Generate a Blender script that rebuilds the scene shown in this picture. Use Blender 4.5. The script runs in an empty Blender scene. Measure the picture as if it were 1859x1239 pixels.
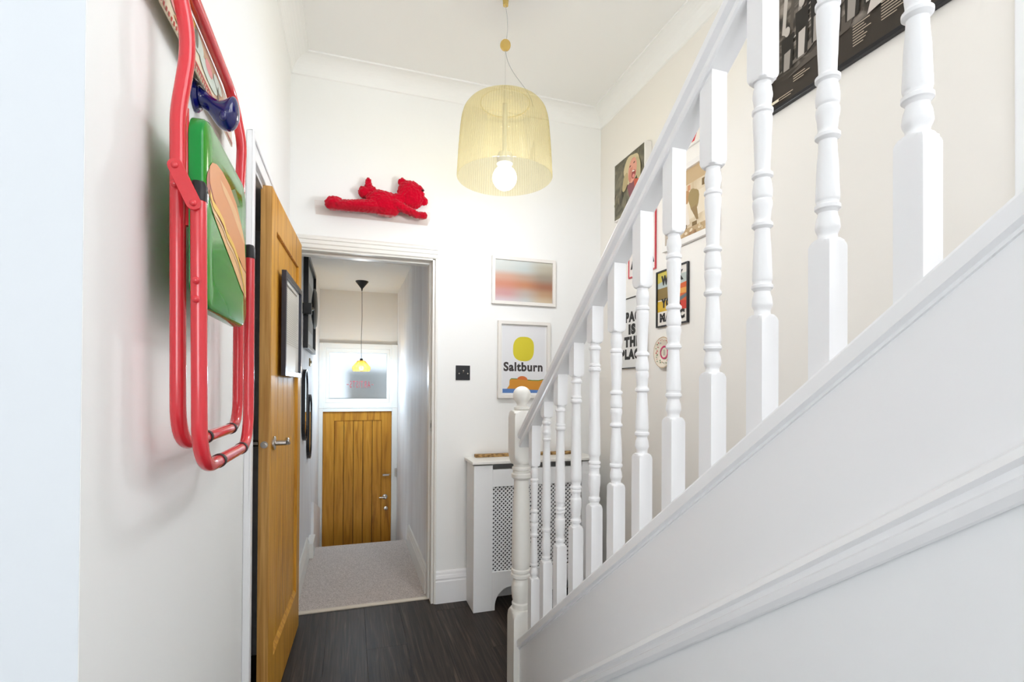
import bpy, bmesh, math, random
from mathutils import Vector, Matrix, noise

random.seed(7)
S = bpy.context.scene
COL = S.collection
PI = math.pi

# ------------------------------------------------------------------ camera
CAM_H = 1.255
cam_d = bpy.data.cameras.new('camera')
cam_d.sensor_fit = 'HORIZONTAL'
cam_d.sensor_width = 36.0
cam_d.lens = 904.05 / 1859.0 * 36.0
cam_d.shift_y = (698.2 - 619.5) / 1859.0
cam_d.clip_start = 0.02
cam = bpy.data.objects.new('camera', cam_d)
COL.objects.link(cam)
R0 = Vector((0.95153151, -0.30750056, 0.00558482))
R1 = Vector((0.0075847, 0.00530895, -0.99995714))
R2 = Vector((0.30745773, 0.95153309, 0.00738393))
rot = Matrix((R0, -R1, -R2)).transposed()
cam.matrix_world = Matrix.Translation((0, 0, CAM_H)) @ rot.to_4x4()
S.camera = cam

# ------------------------------------------------------------------ world, daylight, exposure
world = bpy.data.worlds.new('world')
S.world = world
world.use_nodes = True
bgn = world.node_tree.nodes['Background']
bgn.inputs[0].default_value = (0.94, 0.97, 1.0, 1)
bgn.inputs[1].default_value = 2.2


def area(name, loc, size, rot, power, color=(1, 1, 1)):
    d = bpy.data.lights.new(name, 'AREA')
    d.shape = 'RECTANGLE'
    d.size, d.size_y = size
    d.energy = power
    d.color = color
    o = bpy.data.objects.new(name, d)
    o.location = loc
    o.rotation_euler = rot
    COL.objects.link(o)
    return o


# daylight entering through the wide window behind the camera
area('window_daylight', (-0.35, -6.9, 1.6), (2.9, 2.3), (math.radians(90), 0, 0), 75, (0.93, 0.97, 1.0))
# fill light added at an invented opening high in the right wall, unseen
area('stair_fill_light', (1.52, -0.18, 2.95), (1.45, 1.9), (math.radians(90), 0, math.radians(90)), 17, (0.97, 0.98, 1.0))

S.view_settings.view_transform = 'Standard'
S.view_settings.look = 'None'
S.view_settings.gamma = 1.0
S.view_settings.use_curve_mapping = False
S.view_settings.exposure = 0.36
S.cycles.use_denoising = True
S.cycles.max_bounces = 7
S.cycles.glossy_bounces = 3
S.cycles.transmission_bounces = 6
S.cycles.caustics_reflective = False
S.cycles.caustics_refractive = False
S.cycles.use_adaptive_sampling = True
S.cycles.adaptive_threshold = 0.15
S.cycles.adaptive_min_samples = 16
S.cycles.diffuse_bounces = 4
S.cycles.transparent_max_bounces = 16
S.cycles.sample_clamp_indirect = 6.0


# ------------------------------------------------------------------ materials
def lin(c):
    c = c / 255.0
    return c / 12.92 if c <= 0.04045 else ((c + 0.055) / 1.055) ** 2.4


def rgb(r, g, b):
    return (lin(r), lin(g), lin(b), 1.0)


MATS = {}


def mat(name, col, rough=0.5, metal=0.0, spec=0.5, coat=0.0, trans=0.0, ior=1.45, bump=None, emit=None, sheen=0.0):
    if name in MATS:
        return MATS[name]
    m = bpy.data.materials.new(name)
    m.use_nodes = True
    nt = m.node_tree
    b = nt.nodes['Principled BSDF']
    b.inputs['Base Color'].default_value = rgb(*col)
    b.inputs['Roughness'].default_value = rough
    b.inputs['Metallic'].default_value = metal
    b.inputs['Specular IOR Level'].default_value = spec
    b.inputs['Coat Weight'].default_value = coat
    b.inputs['Coat Roughness'].default_value = 0.06
    b.inputs['Transmission Weight'].default_value = trans
    b.inputs['IOR'].default_value = ior
    b.inputs['Sheen Weight'].default_value = sheen
    if emit:
        b.inputs['Emission Color'].default_value = rgb(*emit[0])
        b.inputs['Emission Strength'].default_value = emit[1]
    if bump:
        tc = nt.nodes.new('ShaderNodeTexCoord')
        n = nt.nodes.new('ShaderNodeTexNoise')
        n.inputs['Scale'].default_value = bump[0]
        n.inputs['Detail'].default_value = 4
        bp = nt.nodes.new('ShaderNodeBump')
        bp.inputs['Strength'].default_value = bump[1]
        bp.inputs['Distance'].default_value = 0.002
        nt.links.new(tc.outputs['Object'], n.inputs['Vector'])
        nt.links.new(n.outputs['Fac'], bp.inputs['Height'])
        nt.links.new(bp.outputs['Normal'], b.inputs['Normal'])
    MATS[name] = m
    return m


def noise_mat(name, stops, scale, rough=0.5, detail=6, dist=0.0, bump=0.0, coat=0.0, vec_scale=(1, 1, 1), rand=True, spec=0.5):
    m = bpy.data.materials.new(name)
    m.use_nodes = True
    nt = m.node_tree
    b = nt.nodes['Principled BSDF']
    b.inputs['Roughness'].default_value = rough
    b.inputs['Coat Weight'].default_value = coat
    b.inputs['Specular IOR Level'].default_value = spec
    tc = nt.nodes.new('ShaderNodeTexCoord')
    mp = nt.nodes.new('ShaderNodeMapping')
    mp.inputs['Scale'].default_value = vec_scale
    nt.links.new(tc.outputs['Object'], mp.inputs['Vector'])
    if rand:
        oi = nt.nodes.new('ShaderNodeObjectInfo')
        mu = nt.nodes.new('ShaderNodeMath')
        mu.operation = 'MULTIPLY'
        mu.inputs[1].default_value = 37.0
        nt.links.new(oi.outputs['Random'], mu.inputs[0])
        cx = nt.nodes.new('ShaderNodeCombineXYZ')
        nt.links.new(mu.outputs[0], cx.inputs[0])
        nt.links.new(mu.outputs[0], cx.inputs[2])
        nt.links.new(cx.outputs[0], mp.inputs['Location'])
    n = nt.nodes.new('ShaderNodeTexNoise')
    n.inputs['Scale'].default_value = scale
    n.inputs['Detail'].default_value = detail
    n.inputs['Distortion'].default_value = dist
    nt.links.new(mp.outputs[0], n.inputs['Vector'])
    cr = nt.nodes.new('ShaderNodeValToRGB')
    el = cr.color_ramp.elements
    el[0].position, el[0].color = stops[0][0], rgb(*stops[0][1])
    el[1].position, el[1].color = stops[-1][0], rgb(*stops[-1][1])
    for p, c in stops[1:-1]:
        e = el.new(p)
        e.color = rgb(*c)
    nt.links.new(n.outputs['Fac'], cr.inputs[0])
    nt.links.new(cr.outputs[0], b.inputs['Base Color'])
    if bump:
        bp = nt.nodes.new('ShaderNodeBump')
        bp.inputs['Strength'].default_value = bump
        bp.inputs['Distance'].default_value = 0.003
        nt.links.new(n.outputs['Fac'], bp.inputs['Height'])
        nt.links.new(bp.outputs['Normal'], b.inputs['Normal'])
    MATS[name] = m
    return m


WALL = mat('wall_paint', (247, 247, 245), 0.7, spec=0.25, bump=(60, 0.05))
CREAM = mat('cream_wall_paint', (244, 240, 233), 0.7, spec=0.25, bump=(60, 0.05))
CEIL = mat('ceiling_paint', (248, 248, 246), 0.8, spec=0.2)
GLOSS = mat('white_gloss_paint', (246, 246, 247), 0.28, spec=0.5)
GLOSSW = mat('warm_white_gloss_paint', (240, 238, 232), 0.3, spec=0.5)
NEARW = mat('white_paint_cool_daylight', (222, 227, 232), 0.6, spec=0.2, bump=(60, 0.05))  # bluish white; cool daylight tint and dimming are partly put into the colour
SATIN = mat('white_satin_paint', (245, 246, 247), 0.4, spec=0.4)
LOBBY = noise_mat('silvery_wall_paper', [(0.3, (230, 227, 227)), (0.55, (239, 238, 238)), (0.75, (246, 246, 246))], 2.5, 0.6, 5, 0.6, vec_scale=(3, 3, 0.6), rand=False, spec=0.25)
DARKROOM = mat('unlit_room_tone', (58, 47, 38), 0.8)  # darkness of the unlit side room is put into its wall colour
OAK = noise_mat('oak', [(0.3, (184, 124, 36)), (0.5, (213, 154, 54)), (0.7, (228, 174, 72))], 3.0, 0.42, 8, 0.9, bump=0.05, vec_scale=(14, 14, 0.8), spec=0.25)
OAKEDGE = noise_mat('oak_edge', [(0.3, (200, 140, 66)), (0.7, (236, 184, 108))], 3.0, 0.45, 8, 0.6, vec_scale=(30, 30, 0.9))
OAKDOOR = noise_mat('front_door_oak', [(0.3, (160, 102, 28)), (0.5, (196, 134, 42)), (0.72, (214, 154, 58))], 2.6, 0.42, 8, 1.1, bump=0.05, vec_scale=(9, 9, 0.7), spec=0.25)
FLOORW = noise_mat('dark_plank', [(0.34, (36, 30, 27)), (0.50, (52, 44, 39)), (0.62, (64, 55, 48)), (0.74, (88, 77, 66))], 3.0, 0.40, 10, 1.3, bump=0.2, vec_scale=(20, 0.7, 1), spec=0.2)
GROOVE = mat('dark_joint', (30, 26, 23), 0.7)
CARPET = noise_mat('grey_carpet', [(0.36, (182, 170, 163)), (0.64, (234, 224, 217))], 240, 0.95, 4, bump=1.0, rand=False, spec=0.1)
BEAD = mat('cream_bar', (226, 216, 200), 0.4)
CHROME = mat('satin_nickel', (196, 190, 182), 0.25, metal=1.0)
BRASS = mat('aged_brass', (120, 105, 70), 0.35, metal=1.0)
BLACK = mat('black_plastic', (18, 18, 20), 0.35)
BLACKF = mat('black_frame', (26, 26, 30), 0.3)
NAVY = mat('dark_slate_frame', (52, 54, 66), 0.3)
RED = mat('red_enamel', (222, 52, 62), 0.2, spec=0.6, coat=0.4)
RUBBER = mat('black_rubber', (32, 30, 32), 0.5)
GREEN = mat('green_enamel', (58, 148, 44), 0.10, spec=0.35)
GREENEDGE = mat('dark_green_enamel', (16, 140, 54), 0.15, spec=0.5)
BLUEGLASS = mat('cobalt_glass', (6, 14, 96), 0.05, spec=0.7, coat=0.5)
PLUSH = mat('red_plush', (196, 4, 40), 0.95, spec=0.03, sheen=0.25)
MIRROR = mat('mirror', (232, 236, 240), 0.03, metal=1.0)
PAPER = mat('white_print', (238, 238, 238), 0.35, coat=0.3)
BROWNBOARD = noise_mat('mottled_wood', [(0.4, (112, 82, 42)), (0.6, (188, 150, 92))], 40, 0.6, 4, 0.5, vec_scale=(1, 3, 3))
INK = mat('black_ink', (34, 32, 32), 0.5)
YELLOW = mat('yellow_ink', (216, 202, 48), 0.5)


def flat(r, g, b):
    return mat('ink_%02x%02x%02x' % (r, g, b), (r, g, b), 0.42, spec=0.4)


# clear plastic
def clear_mat(name, col, mix, rough=0.05, fres=0.25):
    m = bpy.data.materials.new(name)
    m.use_nodes = True
    nt = m.node_tree
    nt.nodes.clear()
    out = nt.nodes.new('ShaderNodeOutputMaterial')
    tr = nt.nodes.new('ShaderNodeBsdfTransparent')
    tr.inputs[0].default_value = rgb(*col)
    gl = nt.nodes.new('ShaderNodeBsdfGlossy')
    gl.inputs['Roughness'].default_value = rough
    df = nt.nodes.new('ShaderNodeBsdfTranslucent')
    df.inputs[0].default_value = rgb(*col)
    lw = nt.nodes.new('ShaderNodeLayerWeight')
    lw.inputs[0].default_value = 0.35
    m1 = nt.nodes.new('ShaderNodeMixShader')
    m1.inputs[0].default_value = mix
    nt.links.new(tr.outputs[0], m1.inputs[1])
    nt.links.new(df.outputs[0], m1.inputs[2])
    m2 = nt.nodes.new('ShaderNodeMixShader')
    mu = nt.nodes.new('ShaderNodeMath')
    mu.operation = 'MULTIPLY'
    mu.inputs[1].default_value = fres
    nt.links.new(lw.outputs['Fresnel'], mu.inputs[0])
    nt.links.new(mu.outputs[0], m2.inputs[0])
    nt.links.new(m1.outputs[0], m2.inputs[1])
    nt.links.new(gl.outputs[0], m2.inputs[2])
    nt.links.new(m2.outputs[0], out.inputs[0])
    MATS[name] = m
    return m


ACRYLIC = clear_mat('clear_acrylic', (252, 250, 249), 0.0, fres=0.16)
SHADE = clear_mat('straw_acrylic', (254, 251, 238), 0.012, fres=0.2)
SHADERIB = clear_mat('straw_acrylic_rib', (251, 246, 226), 0.035, fres=0.25)
AMBER = clear_mat('amber_glass', (250, 216, 146), 0.14)


def frosted():
    m = bpy.data.materials.new('frosted_glass')
    m.use_nodes = True
    nt = m.node_tree
    nt.nodes.clear()
    out = nt.nodes.new('ShaderNodeOutputMaterial')
    g = nt.nodes.new('ShaderNodeBsdfRefraction')
    g.inputs['Roughness'].default_value = 0.42
    g.inputs['IOR'].default_value = 1.45
    g.inputs[0].default_value = rgb(206, 211, 215)
    nt.links.new(g.outputs[0], out.inputs[0])
    return m


FROST = frosted()


# ------------------------------------------------------------------ mesh builder
class MB:
    def __init__(self):
        self.v, self.f, self.m, self.s = [], [], [], []

    def add(self, verts, faces, mi=0, smooth=False):
        o = len(self.v)
        self.v += [tuple(p) for p in verts]
        for f in faces:
            self.f.append(tuple(i + o for i in f))
            self.m.append(mi)
            self.s.append(smooth)
        return self

    def box(self, x0, x1, y0, y1, z0, z1, mi=0):
        V = [(x, y, z) for z in (z0, z1) for y in (y0, y1) for x in (x0, x1)]
        F = [(0, 2, 3, 1), (4, 5, 7, 6), (0, 1, 5, 4), (2, 6, 7, 3), (0, 4, 6, 2), (1, 3, 7, 5)]
        return self.add(V, F, mi)

    def prism(self, pts, fn, d0, d1, mi=0, smooth=False):
        """polygon pts (a,b) extruded from d0 to d1; fn(a,b,d) -> xyz"""
        n = len(pts)
        V = [fn(a, b, d0) for a, b in pts] + [fn(a, b, d1) for a, b in pts]
        F = [tuple(range(n)), tuple(range(2 * n - 1, n - 1, -1))]
        F += [(i, i + n, (i + 1) % n + n, (i + 1) % n) for i in range(n)]
        return self.add(V, F, mi, smooth)

    def tube(self, path, r, seg=16, mi=0, cap=True):
        path = [Vector(p) for p in path]
        n = len(path)
        rr = r if isinstance(r, (list, tuple)) else [r] * n
        tan = []
        for i in range(n):
            a = path[max(i - 1, 0)]
            b = path[min(i + 1, n - 1)]
            tan.append((b - a).normalized())
        up = Vector((0, 0, 1))
        if abs(tan[0].dot(up)) > 0.9:
            up = Vector((0, 1, 0))
        nrm = (up - tan[0] * up.dot(tan[0])).normalized()
        V = []
        for i in range(n):
            if i:
                nrm = (nrm - tan[i] * nrm.dot(tan[i])).normalized()
            bi = tan[i].cross(nrm)
            for k in range(seg):
                a = 2 * PI * k / seg
                V.append(path[i] + (nrm * math.cos(a) + bi * math.sin(a)) * rr[i])
        F = []
        for i in range(n - 1):
            for k in range(seg):
                k2 = (k + 1) % seg
                F.append((i * seg + k, i * seg + k2, (i + 1) * seg + k2, (i + 1) * seg + k))
        self.add(V, F, mi, True)
        if cap:
            self.add([V[k] for k in range(seg)], [tuple(range(seg - 1, -1, -1))], mi)
            self.add([V[(n - 1) * seg + k] for k in range(seg)], [tuple(range(seg))], mi)
        return self

    def lathe(self, prof, c=(0, 0, 0), seg=32, mi=0, axis='z', closed=False, w=None):
        """prof list of (r,z). w: side of a square the turning is cut from (radius limited by it)."""
        c = Vector(c)
        V = []
        n = len(prof)
        for r, z in prof:
            for k in range(seg):
                a = 2 * PI * k / seg + PI / 4
                q = r
                if w:
                    q = min(r, w / 2 / max(abs(math.cos(a)), abs(math.sin(a))))
                x, y = q * math.cos(a), q * math.sin(a)
                if axis == 'z':
                    V.append(c + Vector((x, y, z)))
                elif axis == 'x':
                    V.append(c + Vector((z, x, y)))
                else:
                    V.append(c + Vector((x, z, y)))
        F = []
        m = n if closed else n - 1
        for i in range(m):
            j = (i + 1) % n
            for k in range(seg):
                k2 = (k + 1) % seg
                F.append((i * seg + k, i * seg + k2, j * seg + k2, j * seg + k))
        self.add(V, F, mi, True)
        if not closed:
            if prof[0][0] > 1e-5:
                self.add([V[k] for k in range(seg)], [tuple(range(seg - 1, -1, -1))], mi)
            if prof[-1][0] > 1e-5:
                self.add([V[(n - 1) * seg + k] for k in range(seg)], [tuple(range(seg))], mi)
        return self

    def sphere(self, c, r, seg=24, rings=14, mi=0, rot=None):
        if not isinstance(r, (tuple, list)):
            r = (r, r, r)
        c = Vector(c)
        V = []
        for i in range(rings + 1):
            t = PI * i / rings
            for k in range(seg):
                a = 2 * PI * k / seg
                p = Vector((r[0] * math.sin(t) * math.cos(a), r[1] * math.sin(t) * math.sin(a), r[2] * math.cos(t)))
                if rot:
                    p = rot @ p
                V.append(c + p)
        F = []
        for i in range(rings):
            for k in range(seg):
                k2 = (k + 1) % seg
                F.append((i * seg + k, (i + 1) * seg + k, (i + 1) * seg + k2, i * seg + k2))
        return self.add(V, F, mi, True)

    def xf(self, fn):
        self.v = [tuple(fn(*p)) for p in self.v]
        return self

    def build(self, name, mats, parent=None, bevel=0.0, angle=35, seg=2):
        if not isinstance(mats, (list, tuple)):
            mats = [mats]
        lo = [min(p[i] for p in self.v) for i in range(3)]
        hi = [max(p[i] for p in self.v) for i in range(3)]
        c = Vector([(lo[i] + hi[i]) / 2 for i in range(3)])
        me = bpy.data.meshes.new(name)
        me.from_pydata([Vector(p) - c for p in self.v], [], self.f)
        for m in mats:
            me.materials.append(m)
        me.polygons.foreach_set('material_index', self.m)
        me.polygons.foreach_set('use_smooth', self.s)
        bm = bmesh.new()
        bm.from_mesh(me)
        bmesh.ops.remove_doubles(bm, verts=bm.verts, dist=1e-6)
        bmesh.ops.recalc_face_normals(bm, faces=bm.faces)
        bm.to_mesh(me)
        bm.free()
        if any(self.s):
            me.set_sharp_from_angle(angle=math.radians(angle))
        o = bpy.data.objects.new(name, me)
        COL.objects.link(o)
        o['wc'] = list(c)
        if parent is not None:
            o.parent = parent
            o.location = c - Vector(parent['wc'])
        else:
            o.location = c
        if bevel:
            b = o.modifiers.new('bevel', 'BEVEL')
            b.width = bevel
            b.segments = seg
            b.limit_method = 'ANGLE'
            b.angle_limit = math.radians(40)
            b.harden_normals = False
        return o


def box(name, x0, x1, y0, y1, z0, z1, m, parent=None, bevel=0.0):
    return MB().box(x0, x1, y0, y1, z0, z1).build(name, m, parent, bevel)


def thing(name, loc, label, cat, group=None):
    o = bpy.data.objects.new(name, None)
    o.empty_display_size = 0.05
    o.location = loc
    o['wc'] = list(loc)
    COL.objects.link(o)
    return tag(o, label, cat, group)


def tag(o, label, cat, group=None):
    o['label'] = label
    o['category'] = cat
    if group:
        o['group'] = group
    return o


def struct(o, label=None):
    o['kind'] = 'structure'
    if label:
        o['label'] = label
    return o


def text_mesh(s, bold=0.0, space=None):
    cu = bpy.data.curves.new('lettering', 'FONT')
    cu.body = s
    cu.size = 1.0
    cu.offset = bold
    cu.space_character = space or (1.0 + bold * 2.5)
    cu.resolution_u = 4
    o = bpy.data.objects.new('lettering', cu)
    COL.objects.link(o)
    dg = bpy.context.evaluated_depsgraph_get()
    me = bpy.data.meshes.new_from_object(o.evaluated_get(dg))
    V = [tuple(v.co) for v in me.vertices]
    F = [tuple(p.vertices) for p in me.polygons]
    bpy.data.objects.remove(o)
    bpy.data.curves.remove(cu)
    bpy.data.meshes.remove(me)
    x0 = min(v[0] for v in V)
    x1 = max(v[0] for v in V)
    y0 = min(v[1] for v in V)
    y1 = max(v[1] for v in V)
    return [((v[0] - x0) / (x1 - x0), (v[1] - y0) / (y1 - y0)) for v in V], F


def ell(cx, cy, rx, ry, n=28, rot=0.0, wob=0.0):
    P = []
    for k in range(n):
        a = 2 * PI * k / n
        w = 1 + wob * math.sin(3 * a + 1) + wob * 0.6 * math.sin(5 * a)
        x, y = rx * w * math.cos(a), ry * w * math.sin(a)
        P.append((cx + x * math.cos(rot) - y * math.sin(rot), cy + x * math.sin(rot) + y * math.cos(rot)))
    return P


class Art:
    """flat print laid on a plane; normalised coordinates 0..1; one mesh, many inks"""

    def __init__(self, fn, w, h):
        self.fn, self.w, self.h = fn, w, h
        self.mb, self.mats, self.k = MB(), [], 0

    def idx(self, m):
        if m not in self.mats:
            self.mats.append(m)
        return self.mats.index(m)

    def poly(self, m, pts):
        self.k += 1
        d = 0.00012 * self.k
        # fan triangulation is left to the renderer: keep polygons simple
        self.mb.add([self.fn(a * self.w, b * self.h, d) for a, b in pts], [tuple(range(len(pts)))], self.idx(m))
        return self

    def rect(self, m, a0, b0, a1, b1):
        return self.poly(m, [(a0, b0), (a1, b0), (a1, b1), (a0, b1)])

    def text(self, m, s, a0, b0, a1, b1, bold=0.0, mirror=False, space=None):
        V, F = text_mesh(s, bold, space)
        self.k += 1
        d = 0.00012 * self.k
        P = []
        for x, y in V:
            if mirror:
                x = 1 - x
            P.append(self.fn((a0 + (a1 - a0) * x) * self.w, (b0 + (b1 - b0) * y) * self.h, d))
        self.mb.add(P, F, self.idx(m))
        return self

    def build(self, name, parent):
        return self.mb.build(name, self.mats, parent)


def plane_fn(side, a0, z0, base):
    """a runs left to right for someone facing the wall; d comes out of the wall"""
    if side == 'back':
        return lambda a, b, d: (a0 + a, base - d, z0 + b)
    if side == 'right':
        return lambda a, b, d: (base - d, a0 - a, z0 + b)
    return lambda a, b, d: (base + d, a0 + a, z0 + b)


def picture(name, label, side, base, a0, a1, z0, z1, fw, depth, fm, draw, group=None, cat='picture', inset=None, mount=0.0, xform=None):
    """framed picture hung on a wall; a0..a1 horizontal extent, base the wall plane"""
    w, h = abs(a1 - a0), z1 - z0
    fn = plane_fn(side, a0, z0, base)
    if xform:
        f0 = fn
        fn = lambda a, b, d: xform(*f0(a, b, d))
    t = thing(name, fn(w / 2, 0, 0.0), label, cat, group)
    mb = MB()
    # mitred frame with an inner step
    rings = [[(0, 0), (w, 0), (w, h), (0, h)], [(fw, fw), (w - fw, fw), (w - fw, h - fw), (fw, h - fw)]]
    g = 0.0015
    V = []
    for ring, d in ((0, g), (0, depth), (1, depth), (1, depth - inset if inset else g + depth * 0.25)):
        V += [fn(a, b, d) for a, b in rings[ring]]
    F = []
    for i in range(4):
        j = (i + 1) % 4
        for k in range(3):
            F.append((k * 4 + i, k * 4 + j, (k + 1) * 4 + j, (k + 1) * 4 + i))
        F.append((12 + i, 12 + j, j, i))
    mb.add(V, F)
    mb.build('frame', fm, t, bevel=0.0012)
    bd = depth - inset if inset else g + depth * 0.25
    MB().prism([(fw * 0.7, fw * 0.7), (w - fw * 0.7, fw * 0.7), (w - fw * 0.7, h - fw * 0.7), (fw * 0.7, h - fw * 0.7)], fn, g, bd + 0.001).build('backing_board', PAPER, t)
    iw, ih = w - 2 * fw - 2 * mount, h - 2 * fw - 2 * mount
    fa = lambda a, b, d: fn(fw + mount + a, fw + mount + b, bd + 0.0016 + d)
    art = Art(fa, iw, ih)
    draw(art)
    art.build('print', t)
    return t


# ------------------------------------------------------------------ room dimensions (metres)
XL, XR, YB, ZC = -0.32, 1.539, 2.905, 3.03
TAN = 0.7681
XS = 0.668            # outer face of the stair string
YREAR = -7.0
XFARL = -2.2

# ------------------------------------------------------------------ floor
base = MB().box(XFARL - .1, XR + .1, YREAR, 2.985, -0.06, -0.008).build('floor', GROOVE)
struct(base, 'dark plank floor of the hall')
pw, plen = 0.19, 1.26
xs = XFARL
row = 0
while xs < XR:
    x1 = min(xs + pw, XR)
    y = YREAR - (row * 0.47 % plen)
    while y < 2.985:
        y0, y1 = max(y, YREAR), min(y + plen, 2.985)
        if y1 - y0 > 0.02:
            box('plank', xs + 0.0003, x1 - 0.0003, y0 + 0.0003, y1 - 0.0003, -0.008, 0.0, FLOORW, base, bevel=0.0005)
        y += plen
    xs += pw
    row += 1

# lobby floor: carpet, threshold bar and stairs down to the front door
car = MB().box(-0.30, 0.452, 2.992, 4.17, -0.05, 0.004)
zz, yy = 0.004, 4.17
for i in range(4):
    yn = yy + 0.25
    car.box(-0.30, 0.452, yy, yn, -1.0, zz - 0.194 * (i + 1))
    yy = yn
car.box(-0.30, 0.452, yy, 5.27, -1.0, -0.972)
struct(car.build('floor_lobby', CARPET), 'grey carpet running through the lobby and down its steps')
struct(MB().prism([(2.968, 0.0), (2.996, 0.0), (2.996, 0.007), (2.99, 0.012), (2.974, 0.012), (2.968, 0.006)], lambda a, b, d: (d, a, b), -0.293, 0.448).build('trim_1', BEAD), 'pale threshold bar between carpet and dark planks')

# ------------------------------------------------------------------ walls
OY0, OY1, OZ = 1.815, 2.60, 2.0     # doorway in the left wall
w = MB()
w.box(XL - 0.12, XL, 0.7575, OY0, 0, ZC)
w.box(XL - 0.12, XL, OY0, OY1, OZ, ZC)
w.box(XL - 0.12, XL, OY1, YB + 0.13, 0, ZC)
struct(w.build('wall_left', WALL), 'white hall wall the red chair hangs on')
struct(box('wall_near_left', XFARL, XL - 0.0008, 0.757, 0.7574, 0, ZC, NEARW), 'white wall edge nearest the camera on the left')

DX0, DX1, DZ = -0.318, 0.462, 2.0   # doorway in the back wall
w = MB()
w.box(XL - 0.12, DX0, YB, YB + 0.13, 0, ZC)
w.box(DX0, DX1, YB, YB + 0.13, DZ + 0.012, ZC)
w.box(DX1, XR + 0.1, YB, YB + 0.13, 0, ZC)
struct(w.build('wall_back', WALL), 'white end wall with the doorway and the shelf')

struct(MB().box(XR, XR + 0.1, 0.58, YB + .13, 0, 5.4).box(XR, XR + 0.1, YREAR, -0.94, 0, 5.4).box(XR, XR + 0.1, -0.94, 0.58, 0, 1.97).box(XR, XR + 0.1, -0.94, 0.58, 3.93, 5.4).build('wall_right', CREAM), 'cream wall beside the stairs hung with pictures')  # the unseen gap near the camera is added for the stair fill
struct(MB().box(XFARL - 0.1, XFARL, YREAR, -2.45, 0, ZC).box(XFARL - 0.1, XFARL, 0.05, 0.877, 0, ZC).box(XFARL - 0.1, XFARL, -2.45, 0.05, 0, 0.45).box(XFARL - 0.1, XFARL, -2.45, 0.05, 2.45, ZC).build('wall_far_left', WALL))  # opening added in this unseen wall to let fill reach the stair string
# rear wall with a wide window opening
w = MB()
w.box(XFARL, XR, YREAR - 0.12, YREAR, 0, 0.4)
w.box(XFARL, XR, YREAR - 0.12, YREAR, 2.8, ZC)
w.box(XFARL, -1.85, YREAR - 0.12, YREAR, 0.4, 2.8)
w.box(1.2, XR, YREAR - 0.12, YREAR, 0.4, 2.8)
struct(w.build('wall_rear', WALL))
# ceiling with the stairwell left open
w = MB()
w.box(XFARL, 0.655, -2.4, 0.9, ZC, ZC + 0.1)
w.box(XFARL, XR, YREAR, -2.4, ZC, ZC + 0.1)
w.box(XFARL, XR, 0.9, YB + 0.0, ZC, ZC + 0.1)
struct(w.build('ceiling', CEIL), 'plain off-white hall ceiling')
w = MB()
w.box(0.555, 0.655, -2.5, 0.9, ZC + 0.1, 5.4)
w.box(0.555, XR, 0.9, 1.0, ZC + 0.1, 5.4)
w.box(0.555, XR, -2.5, -2.4, ZC + 0.1, 5.4)
w.box(0.555, XR, -2.5, 1.0, 5.4, 5.5)
struct(w.build('wall_stairwell', WALL))

# coving (concave) along back, left and right walls
cov = [(0, 0), (0.095, 0), (0.094, -0.008)]
for k in range(1, 8):
    a = PI / 2 * k / 8
    cov.append((0.094 - 0.084 * math.sin(a), -0.008 - 0.075 * (1 - math.cos(a))))
cov += [(0.008, -0.086), (0, -0.09)]
struct(MB().prism(cov, lambda a, b, d: (d, YB - a, ZC + b), XL, XR).build('trim_2', CEIL), 'plaster coving along the end wall')
struct(MB().prism(cov, lambda a, b, d: (XL + a, d, ZC + b), 0.877, YB).build('trim_3', CEIL), 'plaster coving along the left wall')
struct(MB().prism(cov, lambda a, b, d: (XR - a, d, ZC + b), 1.0, YB).build('trim_4', CEIL), 'plaster coving above the stairs')
struct(MB().box(1.518, XR, 0.66, 0.768, 0.9, 5.0).build('trim_5', SATIN, bevel=0.004), 'white upright board at the right edge of the stair wall')

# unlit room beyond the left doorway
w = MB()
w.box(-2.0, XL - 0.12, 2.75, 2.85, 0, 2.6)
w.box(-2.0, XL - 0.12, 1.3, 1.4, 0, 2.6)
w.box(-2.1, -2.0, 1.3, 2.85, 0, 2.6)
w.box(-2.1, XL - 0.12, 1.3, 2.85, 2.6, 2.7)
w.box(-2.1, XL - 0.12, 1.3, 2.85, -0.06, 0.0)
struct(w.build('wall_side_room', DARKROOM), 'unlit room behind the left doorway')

# casing of the left doorway
def casing(pts, name, label):
    struct(pts.build(name, GLOSS, bevel=0.003), label)


w = MB()
w.box(XL, XL + 0.016, OY0 - 0.068, OY0, 0, OZ + 0.068)
w.box(XL, XL + 0.016, OY0, OY1 + 0.068, OZ, OZ + 0.068)
w.box(XL, XL + 0.016, OY1, OY1 + 0.068, 0, OZ)
w.box(XL + 0.016, XL + 0.022, OY0 - 0.068, OY0 - 0.05, 0, OZ + 0.068)
w.box(XL + 0.016, XL + 0.022, OY0 - 0.05, OY1 + 0.068, OZ + 0.05, OZ + 0.068)
casing(w, 'trim_6', 'white casing round the dark doorway in the left wall')
w = MB()
w.box(XL - 0.12, XL + 0.004, OY0, OY0 + 0.012, 0, OZ)
w.box(XL - 0.12, XL + 0.004, OY1 - 0.012, OY1, 0, OZ)
w.box(XL - 0.12, XL + 0.004, OY0 + 0.012, OY1 - 0.012, OZ - 0.014, OZ)
struct(w.build('trim_7', GLOSS))

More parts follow.
